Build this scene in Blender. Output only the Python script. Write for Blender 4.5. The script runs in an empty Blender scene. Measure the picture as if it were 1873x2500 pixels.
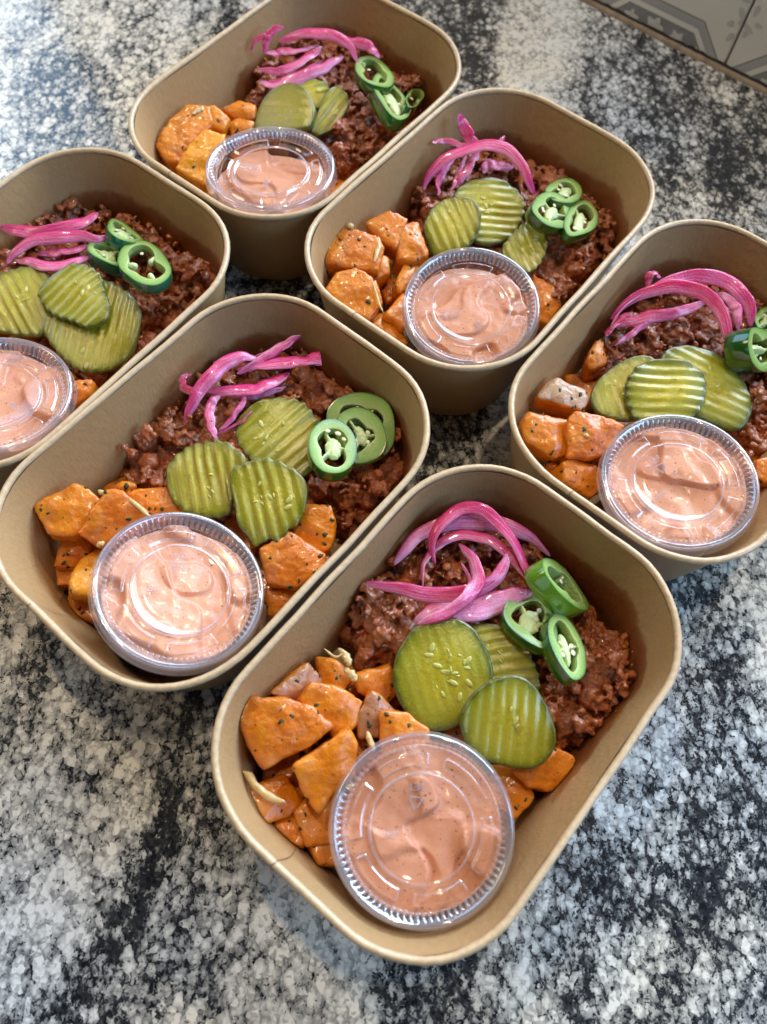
import bpy, bmesh, math, random
import numpy as np
from mathutils import Vector, Matrix, noise as mn

MM = 0.001
sc = bpy.context.scene
# ------------------------------------------------------------------ camera
CAM_H, PITCH, ROLL, FPX = 333.45, 1.14596, 0.08006, 1911.16      # mm, rad, rad, focal in px of a 2500 px tall frame
fwd = Vector((0, math.cos(PITCH), -math.sin(PITCH)))
rgt0 = Vector((1, 0, 0)); up0 = rgt0.cross(fwd)
rgt = math.cos(ROLL)*rgt0 + math.sin(ROLL)*up0
upv = -math.sin(ROLL)*rgt0 + math.cos(ROLL)*up0
cd = bpy.data.cameras.new('camera'); cam = bpy.data.objects.new('camera', cd); sc.collection.objects.link(cam)
cam.matrix_world = Matrix(((rgt.x, upv.x, -fwd.x, 0), (rgt.y, upv.y, -fwd.y, 0), (rgt.z, upv.z, -fwd.z, CAM_H*MM), (0, 0, 0, 1)))
cd.sensor_fit = 'VERTICAL'; cd.sensor_height = 24.0; cd.lens = FPX/2500*24
cd.clip_start = 0.01; cd.clip_end = 20
cd.dof.use_dof = True; cd.dof.focus_distance = 0.335; cd.dof.aperture_fstop = 6.0
sc.camera = cam
# ------------------------------------------------------------------ world and lamps
w = bpy.data.worlds.new('World'); sc.world = w; w.use_nodes = True
bg = w.node_tree.nodes['Background']; bg.inputs[0].default_value = (0.62, 0.70, 0.85, 1); bg.inputs[1].default_value = 0.035
def area(name, loc, to, sx, sy, power, col, shape='RECTANGLE'):
    l = bpy.data.lights.new(name, 'AREA'); l.shape = shape; l.size = sx
    if shape in ('RECTANGLE', 'ELLIPSE'): l.size_y = sy
    l.energy = power; l.color = col
    o = bpy.data.objects.new(name, l); sc.collection.objects.link(o); o.location = loc
    o.rotation_euler = (Vector(to)-Vector(loc)).to_track_quat('-Z', 'Y').to_euler()
    return o
area('window_light', (1.00, 1.75, 0.92), (0, 0.2, 0), 2.0, 1.0, 120, (0.62, 0.80, 1.0))
area('left_window_light', (-1.35, 1.45, 0.95), (0, 0.2, 0), 1.2, 0.9, 13, (0.42, 0.67, 1.0))
area('side_window_light', (1.45, -0.20, 1.0), (0.1, 0.1, 0), 1.0, 0.8, 26, (0.36, 0.62, 1.0))
area('added_fill_light', (-0.9, -1.3, 1.0), (0, 0.1, 0), 1.2, 0.9, 3.0, (0.65, 0.82, 1.0))  # soft cool fill added behind the camera for lids and box fronts
area('warm_room_light', (-1.25, 0.35, 1.15), (0, 0.15, 0), 0.5, 0.5, 6.0, (1.0, 0.78, 0.50))
for x, y, e in ((0.17, 0.30, 4.5), (-0.36, 0.74, 7.5), (0.74, 1.14, 9.0)):
    area('ceiling_lamp_light', (x, y, 1.45), (x*0.5, y*0.5, 0), 0.06, 0.06, e, (1.0, 0.80, 0.54), 'DISK')
sc.view_settings.view_transform = 'Standard'; sc.view_settings.look = 'None'
sc.view_settings.exposure = -0.10; sc.view_settings.gamma = 1.0; sc.view_settings.use_curve_mapping = False
sc.cycles.use_denoising = True
sc.cycles.max_bounces = 10; sc.cycles.transparent_max_bounces = 24; sc.cycles.transmission_bounces = 8
sc.cycles.caustics_reflective = False; sc.cycles.caustics_refractive = False; sc.cycles.sample_clamp_indirect = 4.0
# ------------------------------------------------------------------ measurements (mm; food in the frame of its box: x along the box, y across, z up)
BOXES={1:(-59.91,359.49,0.9787),2:(-160.66,218.00,0.9952),3:(-66.47,138.93,0.9457),4:(36.67,283.75,0.9671),5:(131.52,203.60,0.9456),6:(30.47,61.77,0.9471)}
CUPS={1:((-45.7,-19.3,49.9),(0.080,0.073,0.994)),2:((-44.1,-19.2,48),(0.172,0.021,0.985)),3:((-43.3,-22.3,50.1),(0.278,-0.209,0.938)),4:((-36,-20.7,41.4),(-0.103,-0.025,0.994)),5:((-45.2,-20,47.9),(-0.027,0.087,0.996)),6:((-44.5,-21.6,42.2),(-0.127,-0.045,0.991))}
BEEF={6:[(8.1,55.2),(22.6,54.4),(36.4,52.8),(66.7,45.5),(73.2,29.2),(77.1,3.3),(71.5,-19),(68,-46.3),(49,-54),(17.8,-49.2),(17.2,-39.8),(5.6,-20.8),(-5,0.6),(-3.8,22.9),(-12,36.3),(-0.5,49.4)],
3:[(-20.6,46.7),(-5.3,58.2),(14.2,59.7),(34.3,59.3),(59.6,49),(77.6,30.8),(79.4,3.3),(77.8,-19.5),(71.9,-38.9),(52.2,-47.3),(29.4,-45),(25.5,-34.5),(19.5,-25.6),(0.9,-8),(-12.4,11.3),(-19.5,27.3)],
4:[(16.6,52.7),(33,54.4),(53.5,57.2),(73.2,39.9),(73.8,12.4),(82.2,2.7),(77.3,-22.8),(72.6,-42.5),(55.4,-46.7),(11.7,-46.6),(9.7,-35.3),(13,-23.1),(7.1,0.2),(-8.4,18.3),(-5.7,29.4),(5.3,40.9)],
5:[(-3,40.4),(18,48),(36.7,49.7),(62.2,39.4),(80.4,24.1),(88.5,8.1),(90.5,-11),(82.5,-25.1),(60.4,-31.7),(7,-44.2),(8,-29.8),(14.1,-9.3),(14.6,20.4),(1.6,35.3)],
2:[(-6.4,48.7),(14,54.9),(40.7,61.5),(52.1,68),(62.8,58.3),(69.2,45.3),(76.6,41.3),(78.1,29.1),(78.5,14.9),(76.8,-3.3),(73.5,-17.3),(78.1,-27.9),(72.6,-34),(54.5,-34.9),(39.6,-33.2),(24.5,-32.2),(-1.1,-31.9),(-9.8,-25.3),(-4.6,1.2),(-7.5,19.7)],
1:[(10.5,49.2),(34.7,66.1),(51.6,64.1),(70,54.6),(77.9,27.8),(74,0.3),(86.1,-22.2),(76.7,-30.8),(46.8,-36.4),(19.2,-35),(-8.3,-30),(2.4,-15.1),(6.4,0.6),(-1.4,25.5),(1.6,37.9)]}
PICKLES=[(6,(-0.53,-0.82),0.11,22,[(19.3,21.6,41),(23.3,15.9,41.3),(24.6,8.7,40.8),(22.8,1.2,39.6),(19.4,-5.2,38.2),(14.7,-9.7,36.6),(8.1,-12.1,34.9),(0.7,-11.5,33.2),(-5.1,-10.4,32.1),(-10.8,-7.7,31.1),(-15.2,-2.5,30.7),(-16.3,3.9,31.1),(-15.1,10.9,32.1),(-12,17.3,33.5),(-7.3,22,35.1),(-1.1,25,36.8),(6.6,26.2,38.7),(13.3,25,40)],
'largest pickle slice of all, smooth and crowded with pale seeds'),
(6,(-0.77,-0.54),0.30,3,[(7.6,-7.6,42),(14.4,-10.7,43.1),(19.4,-15.4,43.4),(21.3,-21.2,42.5),(20.2,-28,40.6),(17.6,-34.6,38.3),(13.8,-39.7,36),(8.4,-43,33.8),(2.7,-42.6,32.3),(-2.4,-39.5,31.7),(-6.8,-32.9,32),(-10.3,-25.6,32.8),(-11.2,-18.2,34.3),(-8.4,-11.9,36.5),(-4.7,-8.3,38.4),(1.1,-7.1,40.3)],
'olive crinkle-cut pickle slice between the largest slice and a sauce cup'),
(6,(0.76,-0.65),0.40,5,[(26.6,9.4,36.2),(31.9,5.1,35.8),(35,-1.7,34.7),(34.8,-11.1,32.9),(31.2,-20,30.9),(26.1,-26.2,29.2),(18.8,-28.1,28.2),(11.5,-23.1,28.5),(7.8,-15.5,29.7),(9.1,-6.9,31.5),(14.7,2.1,33.7),(20.9,7.1,35.2)],
'pale translucent pickle slice tucked under the largest slice and two jalapeno rings'),
(3,(0.99,-0.10),0.50,9,[(40.9,18.7,38.1),(47.3,13.3,38.2),(52,6.2,37.9),(51.7,-2,36.8),(48.6,-9.8,35.5),(41.8,-15.2,33.9),(32.3,-19.2,32.3),(25.8,-17.2,31.7),(21.3,-10.3,32),(17.8,-0.9,32.8),(18.4,7.6,34),(20.4,14.6,35.1),(25.8,19.6,36.4),(33.8,21,37.5)],
'wide pickle slice with diagonal ridges beneath the white-seeded jalapeno ring'),
(3,(-0.63,-0.75),0.60,4,[(4.3,24.7,40.1),(10.3,19.1,41.4),(14.4,13.3,42.3),(14.9,5.8,42.2),(13.6,0.7,41.8),(6.6,-3.4,40),(-0.5,-5.3,38.1),(-6.9,-8.1,36.5),(-12.6,-4.1,35.2),(-16.2,2,34.5),(-18.6,10.8,34.1),(-16.1,18.9,34.9),(-11.6,24.4,36.2),(-4.9,27.2,37.9)],
'boldly ridged pickle slice with dark rind in the box with the ragged pickle'),
(3,(-0.55,-0.78),0.50,9,[(6.1,1.6,44.2),(11.8,-0.8,45.1),(17.8,-4.5,45.8),(21.7,-11.5,45.3),(23.3,-19.1,44),(22.2,-25.2,42.5),(17.7,-29.9,40.4),(10.6,-33.2,37.9),(4.9,-33.1,36.5),(3.4,-32.1,36.4),(-2.2,-32.6,34.9),(-5,-28.4,35.1),(-10.1,-26.3,34.3),(-9.4,-20.5,35.7),(-8,-14.8,37.2),(-3.4,-8.8,39.6),(1,-2.4,42.1)],
'bright pickle slice with a ragged wavy lower edge, leaning on a sauce lid'),
(4,(-0.51,-0.81),0.25,1,[(0.1,30.8,39.6),(6.1,29.7,41.8),(11.4,25.2,43.4),(15.1,17.9,44.1),(14.1,11.3,43.1),(8.4,5.9,40.3),(3.1,3.8,38),(-3.7,4.1,35.4),(-11.4,9.6,32.9),(-16,14.7,31.6),(-13.6,21.1,33.2),(-8.8,28,35.8)],
'creased olive pickle slice at the potato side in the box with the onion spike'),
(4,(0.62,-0.78),0.50,5,[(16.1,28,38.6),(24.1,28.3,40.3),(32.1,23.9,41),(38.1,18,41.1),(40,10.3,39.9),(39.2,2.1,38.1),(35.9,-3.5,36.3),(27.6,-6.9,33.9),(18.7,-7.8,31.9),(10.3,-3.8,31),(5.9,0.3,31),(4.4,6.6,31.9),(9.2,15.7,34.7),(12.1,23.3,36.9)],
'pale pickle slice in the middle of three in the box with the onion spike'),
(4,(-0.40,-0.87),0.40,4,[(9.1,-8.4,33.6),(24.3,-8.7,36.1),(30.4,-11.5,36.4),(30.8,-17.3,35.2),(27.1,-23.9,33),(19.1,-27.7,30.8),(9.3,-27.7,29.2),(5.4,-21.8,29.9),(5.1,-14.5,31.5)],
'small pale pickle slice touching the beef and lid in the box with the onion spike'),
(5,(-0.53,-0.83),0.20,3,[(-26,32.5,33.3),(-19.1,34.7,34.8),(-9.5,33.8,36.5),(-0.3,30.6,38),(5.8,25.9,38.7),(7.3,20,38.5),(2.1,14.3,36.9),(-7.2,9.5,34.7),(-17,8.3,32.7),(-23,11.8,31.9),(-28.4,19.7,31.6),(-29.8,26.6,32)],
'dull green pickle slice at the potato side of the box with the onion arch'),
(5,(0.59,-0.81),0.40,2,[(-14.5,22.7,38.7),(-7.7,24.8,40.3),(0.5,22.8,41.7),(6.9,17.6,42.2),(11.7,11,42.2),(13.9,4.6,41.8),(13.1,-2,40.6),(8,-6.2,39),(0.8,-9,37.1),(-6.9,-8.7,35.6),(-17.1,-0.4,34.8),(-23.4,8.9,34.8),(-20.4,17.2,36.6)],
'pickle slice with level bold ridges lying uppermost in the box with the onion arch'),
(5,(0.25,-0.96),0.30,6,[(12.9,19.6,38.4),(22,15.7,38.8),(27.2,8.9,38.2),(31.1,-0.9,37),(30.6,-10.5,35.2),(26.9,-20.3,33),(20.5,-27.2,31.1),(12.1,-29.3,29.7),(5.9,-27.5,29.3),(1.7,-19.2,30.2),(-1.1,-8.9,31.7),(0.1,2.2,33.8),(5.8,13.5,36.5)],
'broad pickle slice on the beef side in the box with the onion arch'),
(2,(-0.38,-0.92),0.60,4,[(8.1,34.8,37.5),(14,31.1,38.2),(17.5,25.1,38.3),(18.2,18.5,38),(12.5,11,36.6),(4.3,4.2,34.8),(-4.5,-0.1,33.1),(-8.9,1.7,32.5),(-13.6,9.4,32.2),(-16.9,16.4,32.2),(-18.4,25.2,32.5),(-13.7,35.2,34),(-0.9,38.5,36.3)],
'pale ridged pickle slice next to the lid in the box with the teal-rimmed jalapeno'),
(2,(0.98,-0.08),0.55,4,[(6.5,12.3,41.1),(14.1,12.8,42.5),(23.2,11.4,44),(28.4,7.1,44.4),(30.3,1,44.1),(30.1,-5.2,43.3),(25.7,-11.1,41.8),(21.1,-19.2,40.1),(15.6,-22.2,38.8),(9.9,-20.5,37.9),(6.9,-17.3,37.8),(5.2,-10.1,38.3),(2.2,-1.2,38.8),(3,6.5,39.8)],
'small pickle slice stacked on top of two others in the box with the teal-rimmed jalapeno'),
(2,(0.84,0.50),0.60,3,[(31,-4.5,38.8),(33.4,-11.2,38.2),(32.8,-20.6,36.8),(29.8,-28.1,35.2),(22.2,-33.8,33.2),(13.4,-37.7,31.3),(6.2,-37.4,30.2),(-0.2,-35.5,29.5),(-5.9,-30.9,29.2),(-9.3,-24.4,29.7),(-9.5,-16.8,30.7),(-8.1,-8.8,32.1),(-5.2,-0.2,33.8),(0.4,6.5,35.6),(10.8,8.7,37.6),(23,5.1,39)],
'wide bright yellow-green pickle slice under the small stacked one'),
(1,(0.39,-0.89),0.06,0,[(-12,24.3,34.5),(-2.7,25.8,38.8),(6.2,22.2,43.1),(10.7,15.1,45.5),(10.7,6,46),(6.8,-1.8,44.5),(1.4,-6.2,42.2),(-5,-6.9,39.3),(-10.8,2,36.2),(-15.4,12.1,33.6),(-17.1,20.1,32.4)],
'thick smooth-faced pickle slice with a very dark green rind'),
(1,(0.92,0.19),0.35,1,[(2.2,-4.1,31.2),(10.8,-0.9,35),(21.5,1.8,39.2),(30.7,0.1,40.6),(30.8,-5.8,37.6),(27.3,-9.4,34.8),(18.5,-11.2,31.6),(9.9,-10.6,29.8),(3.8,-8,29.6)],
'tilted pickle slice leaning on beef behind the smooth-faced slice'),
(1,(0.88,-0.48),0.45,1,[(18.3,17.6,39.1),(25.6,14.5,39.7),(29.6,7.8,38.8),(25.2,2.7,36.6),(16.7,1,34.5),(10.8,5.3,34.5),(12.2,12.5,36.7)],
'small pale folded pickle slice behind the smooth-faced slice')]
JALAPENOS=[(6,8.5,0,[(62.4,3.6,48.4),(68.4,0.5,40.2),(71.1,-6.3,33.4),(69.9,-14.2,30.1),(67.3,-21.3,28.7),(62.4,-21.9,33.5),(57.5,-18.1,40.8),(54.6,-11.2,47.7),(54.5,-5.3,51.3),(56.6,0.8,52.6)],
'yellow-green jalapeno ring tipped on edge against the onions in the box with the largest pickle'),
(6,5.0,3,[(38.4,3.5,39.1),(45.6,4.8,36.2),(52.3,1.6,33.6),(55.5,-3.9,32.5),(53.9,-10,33.4),(48.4,-16.1,35.9),(41.2,-20.2,38.9),(35.9,-18.3,41),(33.8,-12.5,41.6),(33.5,-5.7,41.5),(34.7,-0.3,40.8)],
'open jalapeno ring with white pith over the pale pickle slice'),
(6,6.0,2,[(53,-13.2,37.2),(53.1,-20.1,35.9),(48.7,-28.1,36.7),(42.7,-32.9,39.1),(36.7,-34.9,42),(31.9,-33.1,45),(31.9,-28.8,45.8),(34.6,-22.2,45.6),(39.2,-16.3,44.2),(45.7,-12.5,41.4)],
'glossy oval jalapeno slice with white pith, uppermost in the box with the largest pickle'),
(3,4.5,1,[(55.5,-6.4,32.4),(63.7,-4,33.5),(72.3,-7.9,34.2),(77.4,-14.8,34.2),(78.6,-23.3,33.6),(73.4,-31.2,32.4),(65,-37.2,30.9),(55.9,-36.3,30),(49.8,-27.3,30),(49.2,-16.8,30.8)],
'large dark jalapeno ring lying lowest of three in the box with the ragged pickle'),
(3,4.5,3,[(54.7,-12.9,38.1),(63.2,-14.2,39.1),(67.4,-20,39.1),(67.5,-27.8,38.4),(62.6,-35.3,36.9),(55.3,-38.1,35.5),(48.1,-35,34.8),(44.1,-29.2,34.9),(46.7,-20.7,36.1)],
'yellowish jalapeno ring sandwiched between two others in the box with the ragged pickle'),
(3,6.0,3,[(39.3,-11.6,42.6),(47.8,-9.2,40.4),(53.8,-11.7,39),(55.8,-17.8,38.6),(53.4,-25,39.4),(47.2,-31.4,41.1),(40.1,-34.6,43),(33.5,-33.3,44.6),(29.7,-27.7,45.3),(31.6,-19.4,44.7)],
'bright jalapeno ring with loose white seeds on top of two others'),
(4,5.0,2,[(49.1,-5.7,38.8),(62.1,-4.8,35.6),(70.3,-8.8,33.6),(68.9,-16.1,34.1),(60.9,-21.3,36.2),(51.2,-21.2,38.6),(44.8,-13.6,40.1)],
'small jalapeno slice hidden furthest under its neighbours in the box with the onion spike'),
(4,6.0,3,[(26.1,-10.9,47.7),(38,-7.8,44.8),(48.3,-9.7,40.8),(53.1,-16.1,37.1),(47.7,-24.2,36.2),(40.7,-28.2,37.2),(32.2,-27.5,40.1),(25.2,-22.8,44),(23.2,-16.6,46.7)],
'jalapeno ring overlapping two others in the box with the onion spike'),
(4,5.0,2,[(37.3,-25,40),(53,-20.8,35.9),(63.3,-23.7,32.9),(60.6,-31.8,33),(51.2,-37.5,35.2),(41.4,-38.2,37.8),(29.6,-34.4,41.4),(29.6,-30.2,41.7)],
'jalapeno slice against the beef, beneath a ring in the box with the onion spike'),
(5,11.0,2,[(40.1,-5.1,51.6),(50.4,-9.8,44.3),(56.6,-16.6,36.1),(56.7,-22.7,30.2),(46.9,-24.6,31),(34.6,-20.9,37.9),(28.5,-14.7,45.6),(30,-8.9,50.8),(34.5,-5.8,52.6)],
'chunky jalapeno slice showing its shiny skin side in the box with the onion arch'),
(5,6.0,3,[(57.7,-2.9,39.3),(67.3,-2.2,36.2),(76.3,-5,32.8),(77.2,-11,31.6),(67.4,-15.8,34.1),(57.4,-13.3,37.8),(53,-7.9,40.1)],
'jalapeno ring behind the chunky slice in the box with the onion arch'),
(2,6.0,2,[(52.5,13.3,42.8),(60.5,20.4,37.8),(63.3,18,35.7),(63.8,10.7,34.7),(61.9,1,35.2),(57.1,-1.5,38.4),(51.9,1.5,42.2),(50.3,6.7,43.8)],
'narrow jalapeno slice seen nearly edge-on in the box with the teal-rimmed jalapeno'),
(2,7.0,3,[(39.2,14.2,40.1),(44.1,17.1,38.2),(48.6,14.5,36.3),(52.2,9,34.6),(50.3,1.6,35),(45,-5.4,36.8),(40.7,-4.1,38.6),(38.1,3.3,40),(37.2,9.6,40.6)],
'half-covered jalapeno ring under the teal-rimmed ring'),
(2,5.0,4,[(41.8,-4.5,43.3),(49,0.7,40.8),(55.8,1.3,38.9),(60.7,-3.2,38.1),(60.3,-12.3,39.3),(56.3,-23,41.5),(51.5,-29.9,43.5),(45,-32.9,45.6),(39.2,-32,47),(36,-26.1,47.2),(36.2,-17.6,46.2),(37.8,-10.4,45)],
'teal-rimmed jalapeno ring with three cream pith lumps'),
(1,5.0,0,[(41.5,-2.5,44.7),(54.6,5.5,39.8),(64.9,4.6,36.1),(64.1,-5.4,36.6),(54.7,-19.4,40.4),(41.8,-26.2,45.2),(35,-20.4,47.6),(35.1,-12.2,47.3)],
'hollow jalapeno ring propped over a long slice in the box with the smooth pickle'),
(1,7.0,2,[(37.1,-18,45.2),(54.4,-8.3,37.8),(55.3,-15.7,36.2),(51,-29.6,36.4),(42.1,-40.6,39.3),(30.3,-46.8,44.4),(20.9,-47.2,49.1),(22.8,-37.9,49.6)],
'long oval jalapeno slice with frosty pith in the box with the smooth pickle'),
(1,7.0,0,[(46.1,-34.2,40.9),(64.7,-25.2,30.2),(76.1,-24,22.7),(69,-30.9,26.1),(46.1,-41.7,39.4),(34.4,-44.2,46.8)],
'short jalapeno slice partly behind the rim of the box with the smooth pickle')]
ONIONS=[(6,6.5,30,0.75,[(26.6,49.3,34),(35.2,49.4,37.3),(44.6,47.7,39.6),(54.3,41.3,40.8),(62.3,31.9,40.9),(68.4,22.4,40),(71,13,38),(71.1,2.9,35)],
'broad pale pink onion strip arching at the back of the box with the largest pickle'),
(6,5.0,60,0.00,[(37.3,36.3,35),(41.5,42.4,40.1),(49.2,44.3,43.8),(58.4,42.2,46.1),(63.4,36.9,47),(64.6,28.6,46.6),(62.5,19.1,44.8),(58.4,7.9,41.6),(54.5,-2.3,37)],
'deep magenta onion strip looping highest in the box with the largest pickle'),
(6,4.5,45,0.20,[(34,40.2,34),(43.6,41.2,37.4),(51.9,36.2,39.8),(57.2,28,41),(58.4,19.1,41.1),(57.2,11.2,40.1),(55.5,3.4,38)],
'slim pink onion arc inside the magenta loop in the box with the largest pickle'),
(6,6.3,20,0.30,[(12.3,52.5,37),(17.7,43,38.6),(23.6,30.9,39.9),(32.8,20.2,41),(42.2,14,41.9),(51,14,42.6),(56.7,16,43)],
'long pointed pink onion strip touching the paper wall in the box with the largest pickle'),
(6,5.5,20,0.45,[(49.3,34.2,38),(47,26.9,41.8),(41.9,19.8,44.1),(34.3,16.8,45),(25.5,18,44.4),(17.5,21.8,42.4),(11.9,25.3,39)],
'curled onion strip crossing over the long pointed one in the box with the largest pickle'),
(6,9.0,0,0.90,[(12.9,27.7,36),(22.4,23.5,36.6),(29.3,15.3,37),(38.1,8.4,37),(47.7,3.5,36.6),(53.3,-0.8,36)],
'wide nearly white onion petal between pickle and jalapeno in the box with the largest pickle'),
(3,3.8,60,0.35,[(31.7,53,36),(25.9,52,38.5),(22.2,47.3,40),(24.3,41.7,40.5),(32.2,38.1,40)],
'tiny hooked onion end against the wall side in the box with the ragged pickle'),
(3,6.0,25,0.30,[(11.6,36.7,36),(17,37.2,41.8),(24.4,37.5,45.8),(33.9,38,48),(42.3,37.2,48.4),(48.9,34.8,47.1),(53,31.9,44)],
'glossy onion ribbon draped over the others in the box with the ragged pickle'),
(3,4.5,30,0.25,[(75,25.9,44),(67.4,28.2,43),(58.8,30.2,42),(50,32,41),(42.6,34.9,40)],
'straight onion strip pointing to the far corner of the box with the ragged pickle'),
(3,6.0,15,0.10,[(44.5,36.5,40),(52.4,29.1,42),(61.2,20.8,43),(66.7,16.1,43),(72.7,11.7,42)],
'flat hot pink onion strip with a square end in the box with the ragged pickle'),
(3,6.0,25,0.00,[(27.6,38.5,40),(34.5,30.2,41),(42.6,23.1,41),(51.2,20,40),(59.7,19.1,38)],
'deepest magenta onion strip under the ribbon in the box with the ragged pickle'),
(3,4.2,30,0.50,[(15.1,20.3,36),(16.9,25.5,37.8),(21.3,30.7,39),(26.1,32.9,39.8),(30,32.5,40)],
'short onion leg hanging toward the ridged pickle in the box with the ragged pickle'),
(3,2.6,40,0.40,[(18.3,22.8,35),(25.2,21.8,37.1),(33,22.8,38.8),(37.6,24.8,40)],
'thinnest onion thread in the box with the ragged pickle'),
(4,6.0,60,0.25,[(44.9,49.1,57),(45.8,45.5,50.4),(45.5,40.5,46.1),(46.4,35.6,44)],
'onion strip standing up like a spike'),
(4,3.2,40,0.40,[(30.6,54,46),(36.7,50.2,45.2),(39.7,43.5,44.9),(44.8,38.2,45)],
'thin onion tip at the foot of the onion spike'),
(4,6.0,30,0.20,[(12.4,44.1,34),(18,44.6,40.6),(27.6,42,45.5),(37,36.2,48.6),(45.4,27.9,50),(48.6,19.9,49.6),(46.5,9.4,47.5),(43.4,0.9,43.6),(43.4,-3.1,38)],
'onion strip bowed over everything else in the box with the onion spike'),
(4,5.0,30,0.35,[(22.8,31.4,36),(30.8,32,40.4),(37.6,32.7,43.1),(44.1,33.2,44)],
'onion strip running under the bowed strip in the box with the onion spike'),
(4,4.2,40,0.30,[(13.7,35.4,35),(20.6,40.4,36.9),(28.4,42.5,39.2),(35.8,41.7,42)],
'short onion strip beside the wall, under the bow in the box with the onion spike'),
(4,5.5,10,0.60,[(38.9,26.1,38),(43.6,26.8,39.6),(45.8,21.8,40.2),(49.9,15,40)],
'small flat pink onion piece beneath the bowed strip'),
(4,2.6,40,0.10,[(61.6,29.3,44),(57.2,29.3,43),(52.7,28.5,42)],
'reddish onion sliver behind the bowed strip'),
(5,6.2,40,0.20,[(14.3,49.2,36),(23.7,47.3,41.8),(32.4,41.6,46.1),(39.2,34.4,48.8),(43,25.6,50),(43.5,16.2,49.6),(39.8,7.4,47.6),(33.8,0.2,44.1),(30.3,-3.7,39)],
'front strip of the thick onion arch, ending on a pickle'),
(5,6.5,40,0.25,[(33.3,43.1,46),(46,36,47.8),(54.2,27.6,48.4),(59.3,16.8,48),(58.8,7.2,46.4),(55.5,0.4,43.8),(51.6,-3.9,40)],
'outer strip of the thick onion arch, bending toward the jalapeno'),
(5,5.5,20,0.35,[(11.5,46.5,35),(18.1,40.5,38.4),(23.6,35.1,41),(30.8,27.6,42.8),(39.4,22.5,43.8),(46.4,19,44)],
'inner low strip beneath the thick onion arch'),
(5,4.2,50,0.30,[(35,44.6,42),(37.6,46.8,47.8),(40.1,45.7,49.1),(42.4,42.4,46)],
'small onion loop rising behind the thick arch'),
(5,4.8,30,0.60,[(55.4,18.5,42),(55.1,11.5,44),(52,4.9,43.3),(45.9,0.3,40)],
'pale lilac onion strip nested inside the arch end'),
(5,4.0,40,0.10,[(7.2,46,33),(11.3,46.8,34.9),(17.1,45.4,37.2),(22.1,42.7,40)],
'dark onion tip pressed against the wall under the arch'),
(2,6.0,20,0.10,[(22,56.1,40),(23.4,51.7,40.6),(24.8,46.9,41.1),(29.2,38.2,41.7),(36.3,31.4,42.3),(44.8,26,42.9),(51.9,23.5,43.4),(55.7,22.5,44)],
'straight pointed pink onion strip lying highest in the box with the teal-rimmed jalapeno'),
(2,5.5,25,0.35,[(10.2,39.7,36),(16.2,39.8,38.6),(23,37.5,40.5),(29.7,32.2,41.7),(36,25.8,42.1),(41.8,20.1,41.8),(44.8,14.1,40.8),(51.7,12.2,39)],
'onion strip bent around toward the wall in the box with the teal-rimmed jalapeno'),
(2,5.5,15,0.30,[(14.5,39,36),(17.4,29.5,38),(20.9,19.8,39),(27.2,14.8,39),(37.4,10.9,38)],
'onion strip lying against the pickles in the box with the teal-rimmed jalapeno'),
(2,4.5,15,0.15,[(23.6,34.6,35),(28.9,27.4,36.6),(34.8,21.4,37.2),(41.9,17,37)],
'short dark pink onion strip in the gap between two others'),
(1,4.2,50,0.30,[(21.6,45.4,42),(24.5,45.9,47.8),(28.4,44.1,51.8),(32.4,40,54)],
'upward curling onion tip in the box with the smooth pickle'),
(1,4.8,25,0.35,[(21.2,45,42),(28.4,38.6,42.8),(35,31.6,43.1),(44.8,27.3,43)],
'short onion strip joining the upward curl in the box with the smooth pickle'),
(1,5.5,35,0.20,[(32.4,44.4,43),(37.2,36.2,48.4),(43.2,27,50.8),(48.5,17.6,50.4),(51.1,9.1,47.2),(49.6,1.4,41)],
'long onion strip bowed toward the jalapeno in the box with the smooth pickle'),
(1,4.8,25,0.30,[(10.4,40.3,41),(15.6,30.5,42.1),(26,25.4,43),(38.3,23.4,43.6),(44.3,23,44)],
'middle onion strip of the fan in the box with the smooth pickle'),
(1,6.5,20,0.55,[(5.6,36.5,38),(8.9,26.5,39.8),(20,18.9,41),(33.8,13.5,41.8),(47.4,10.8,42)],
'widest pink onion strip touching the pickles in the box with the smooth pickle'),
(1,5.5,25,0.15,[(58.2,23.5,44),(57.4,11.2,45.3),(61,1.7,44),(61.4,-3.9,40)],
'reddish onion strip behind the bowed one in the box with the smooth pickle')]
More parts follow.
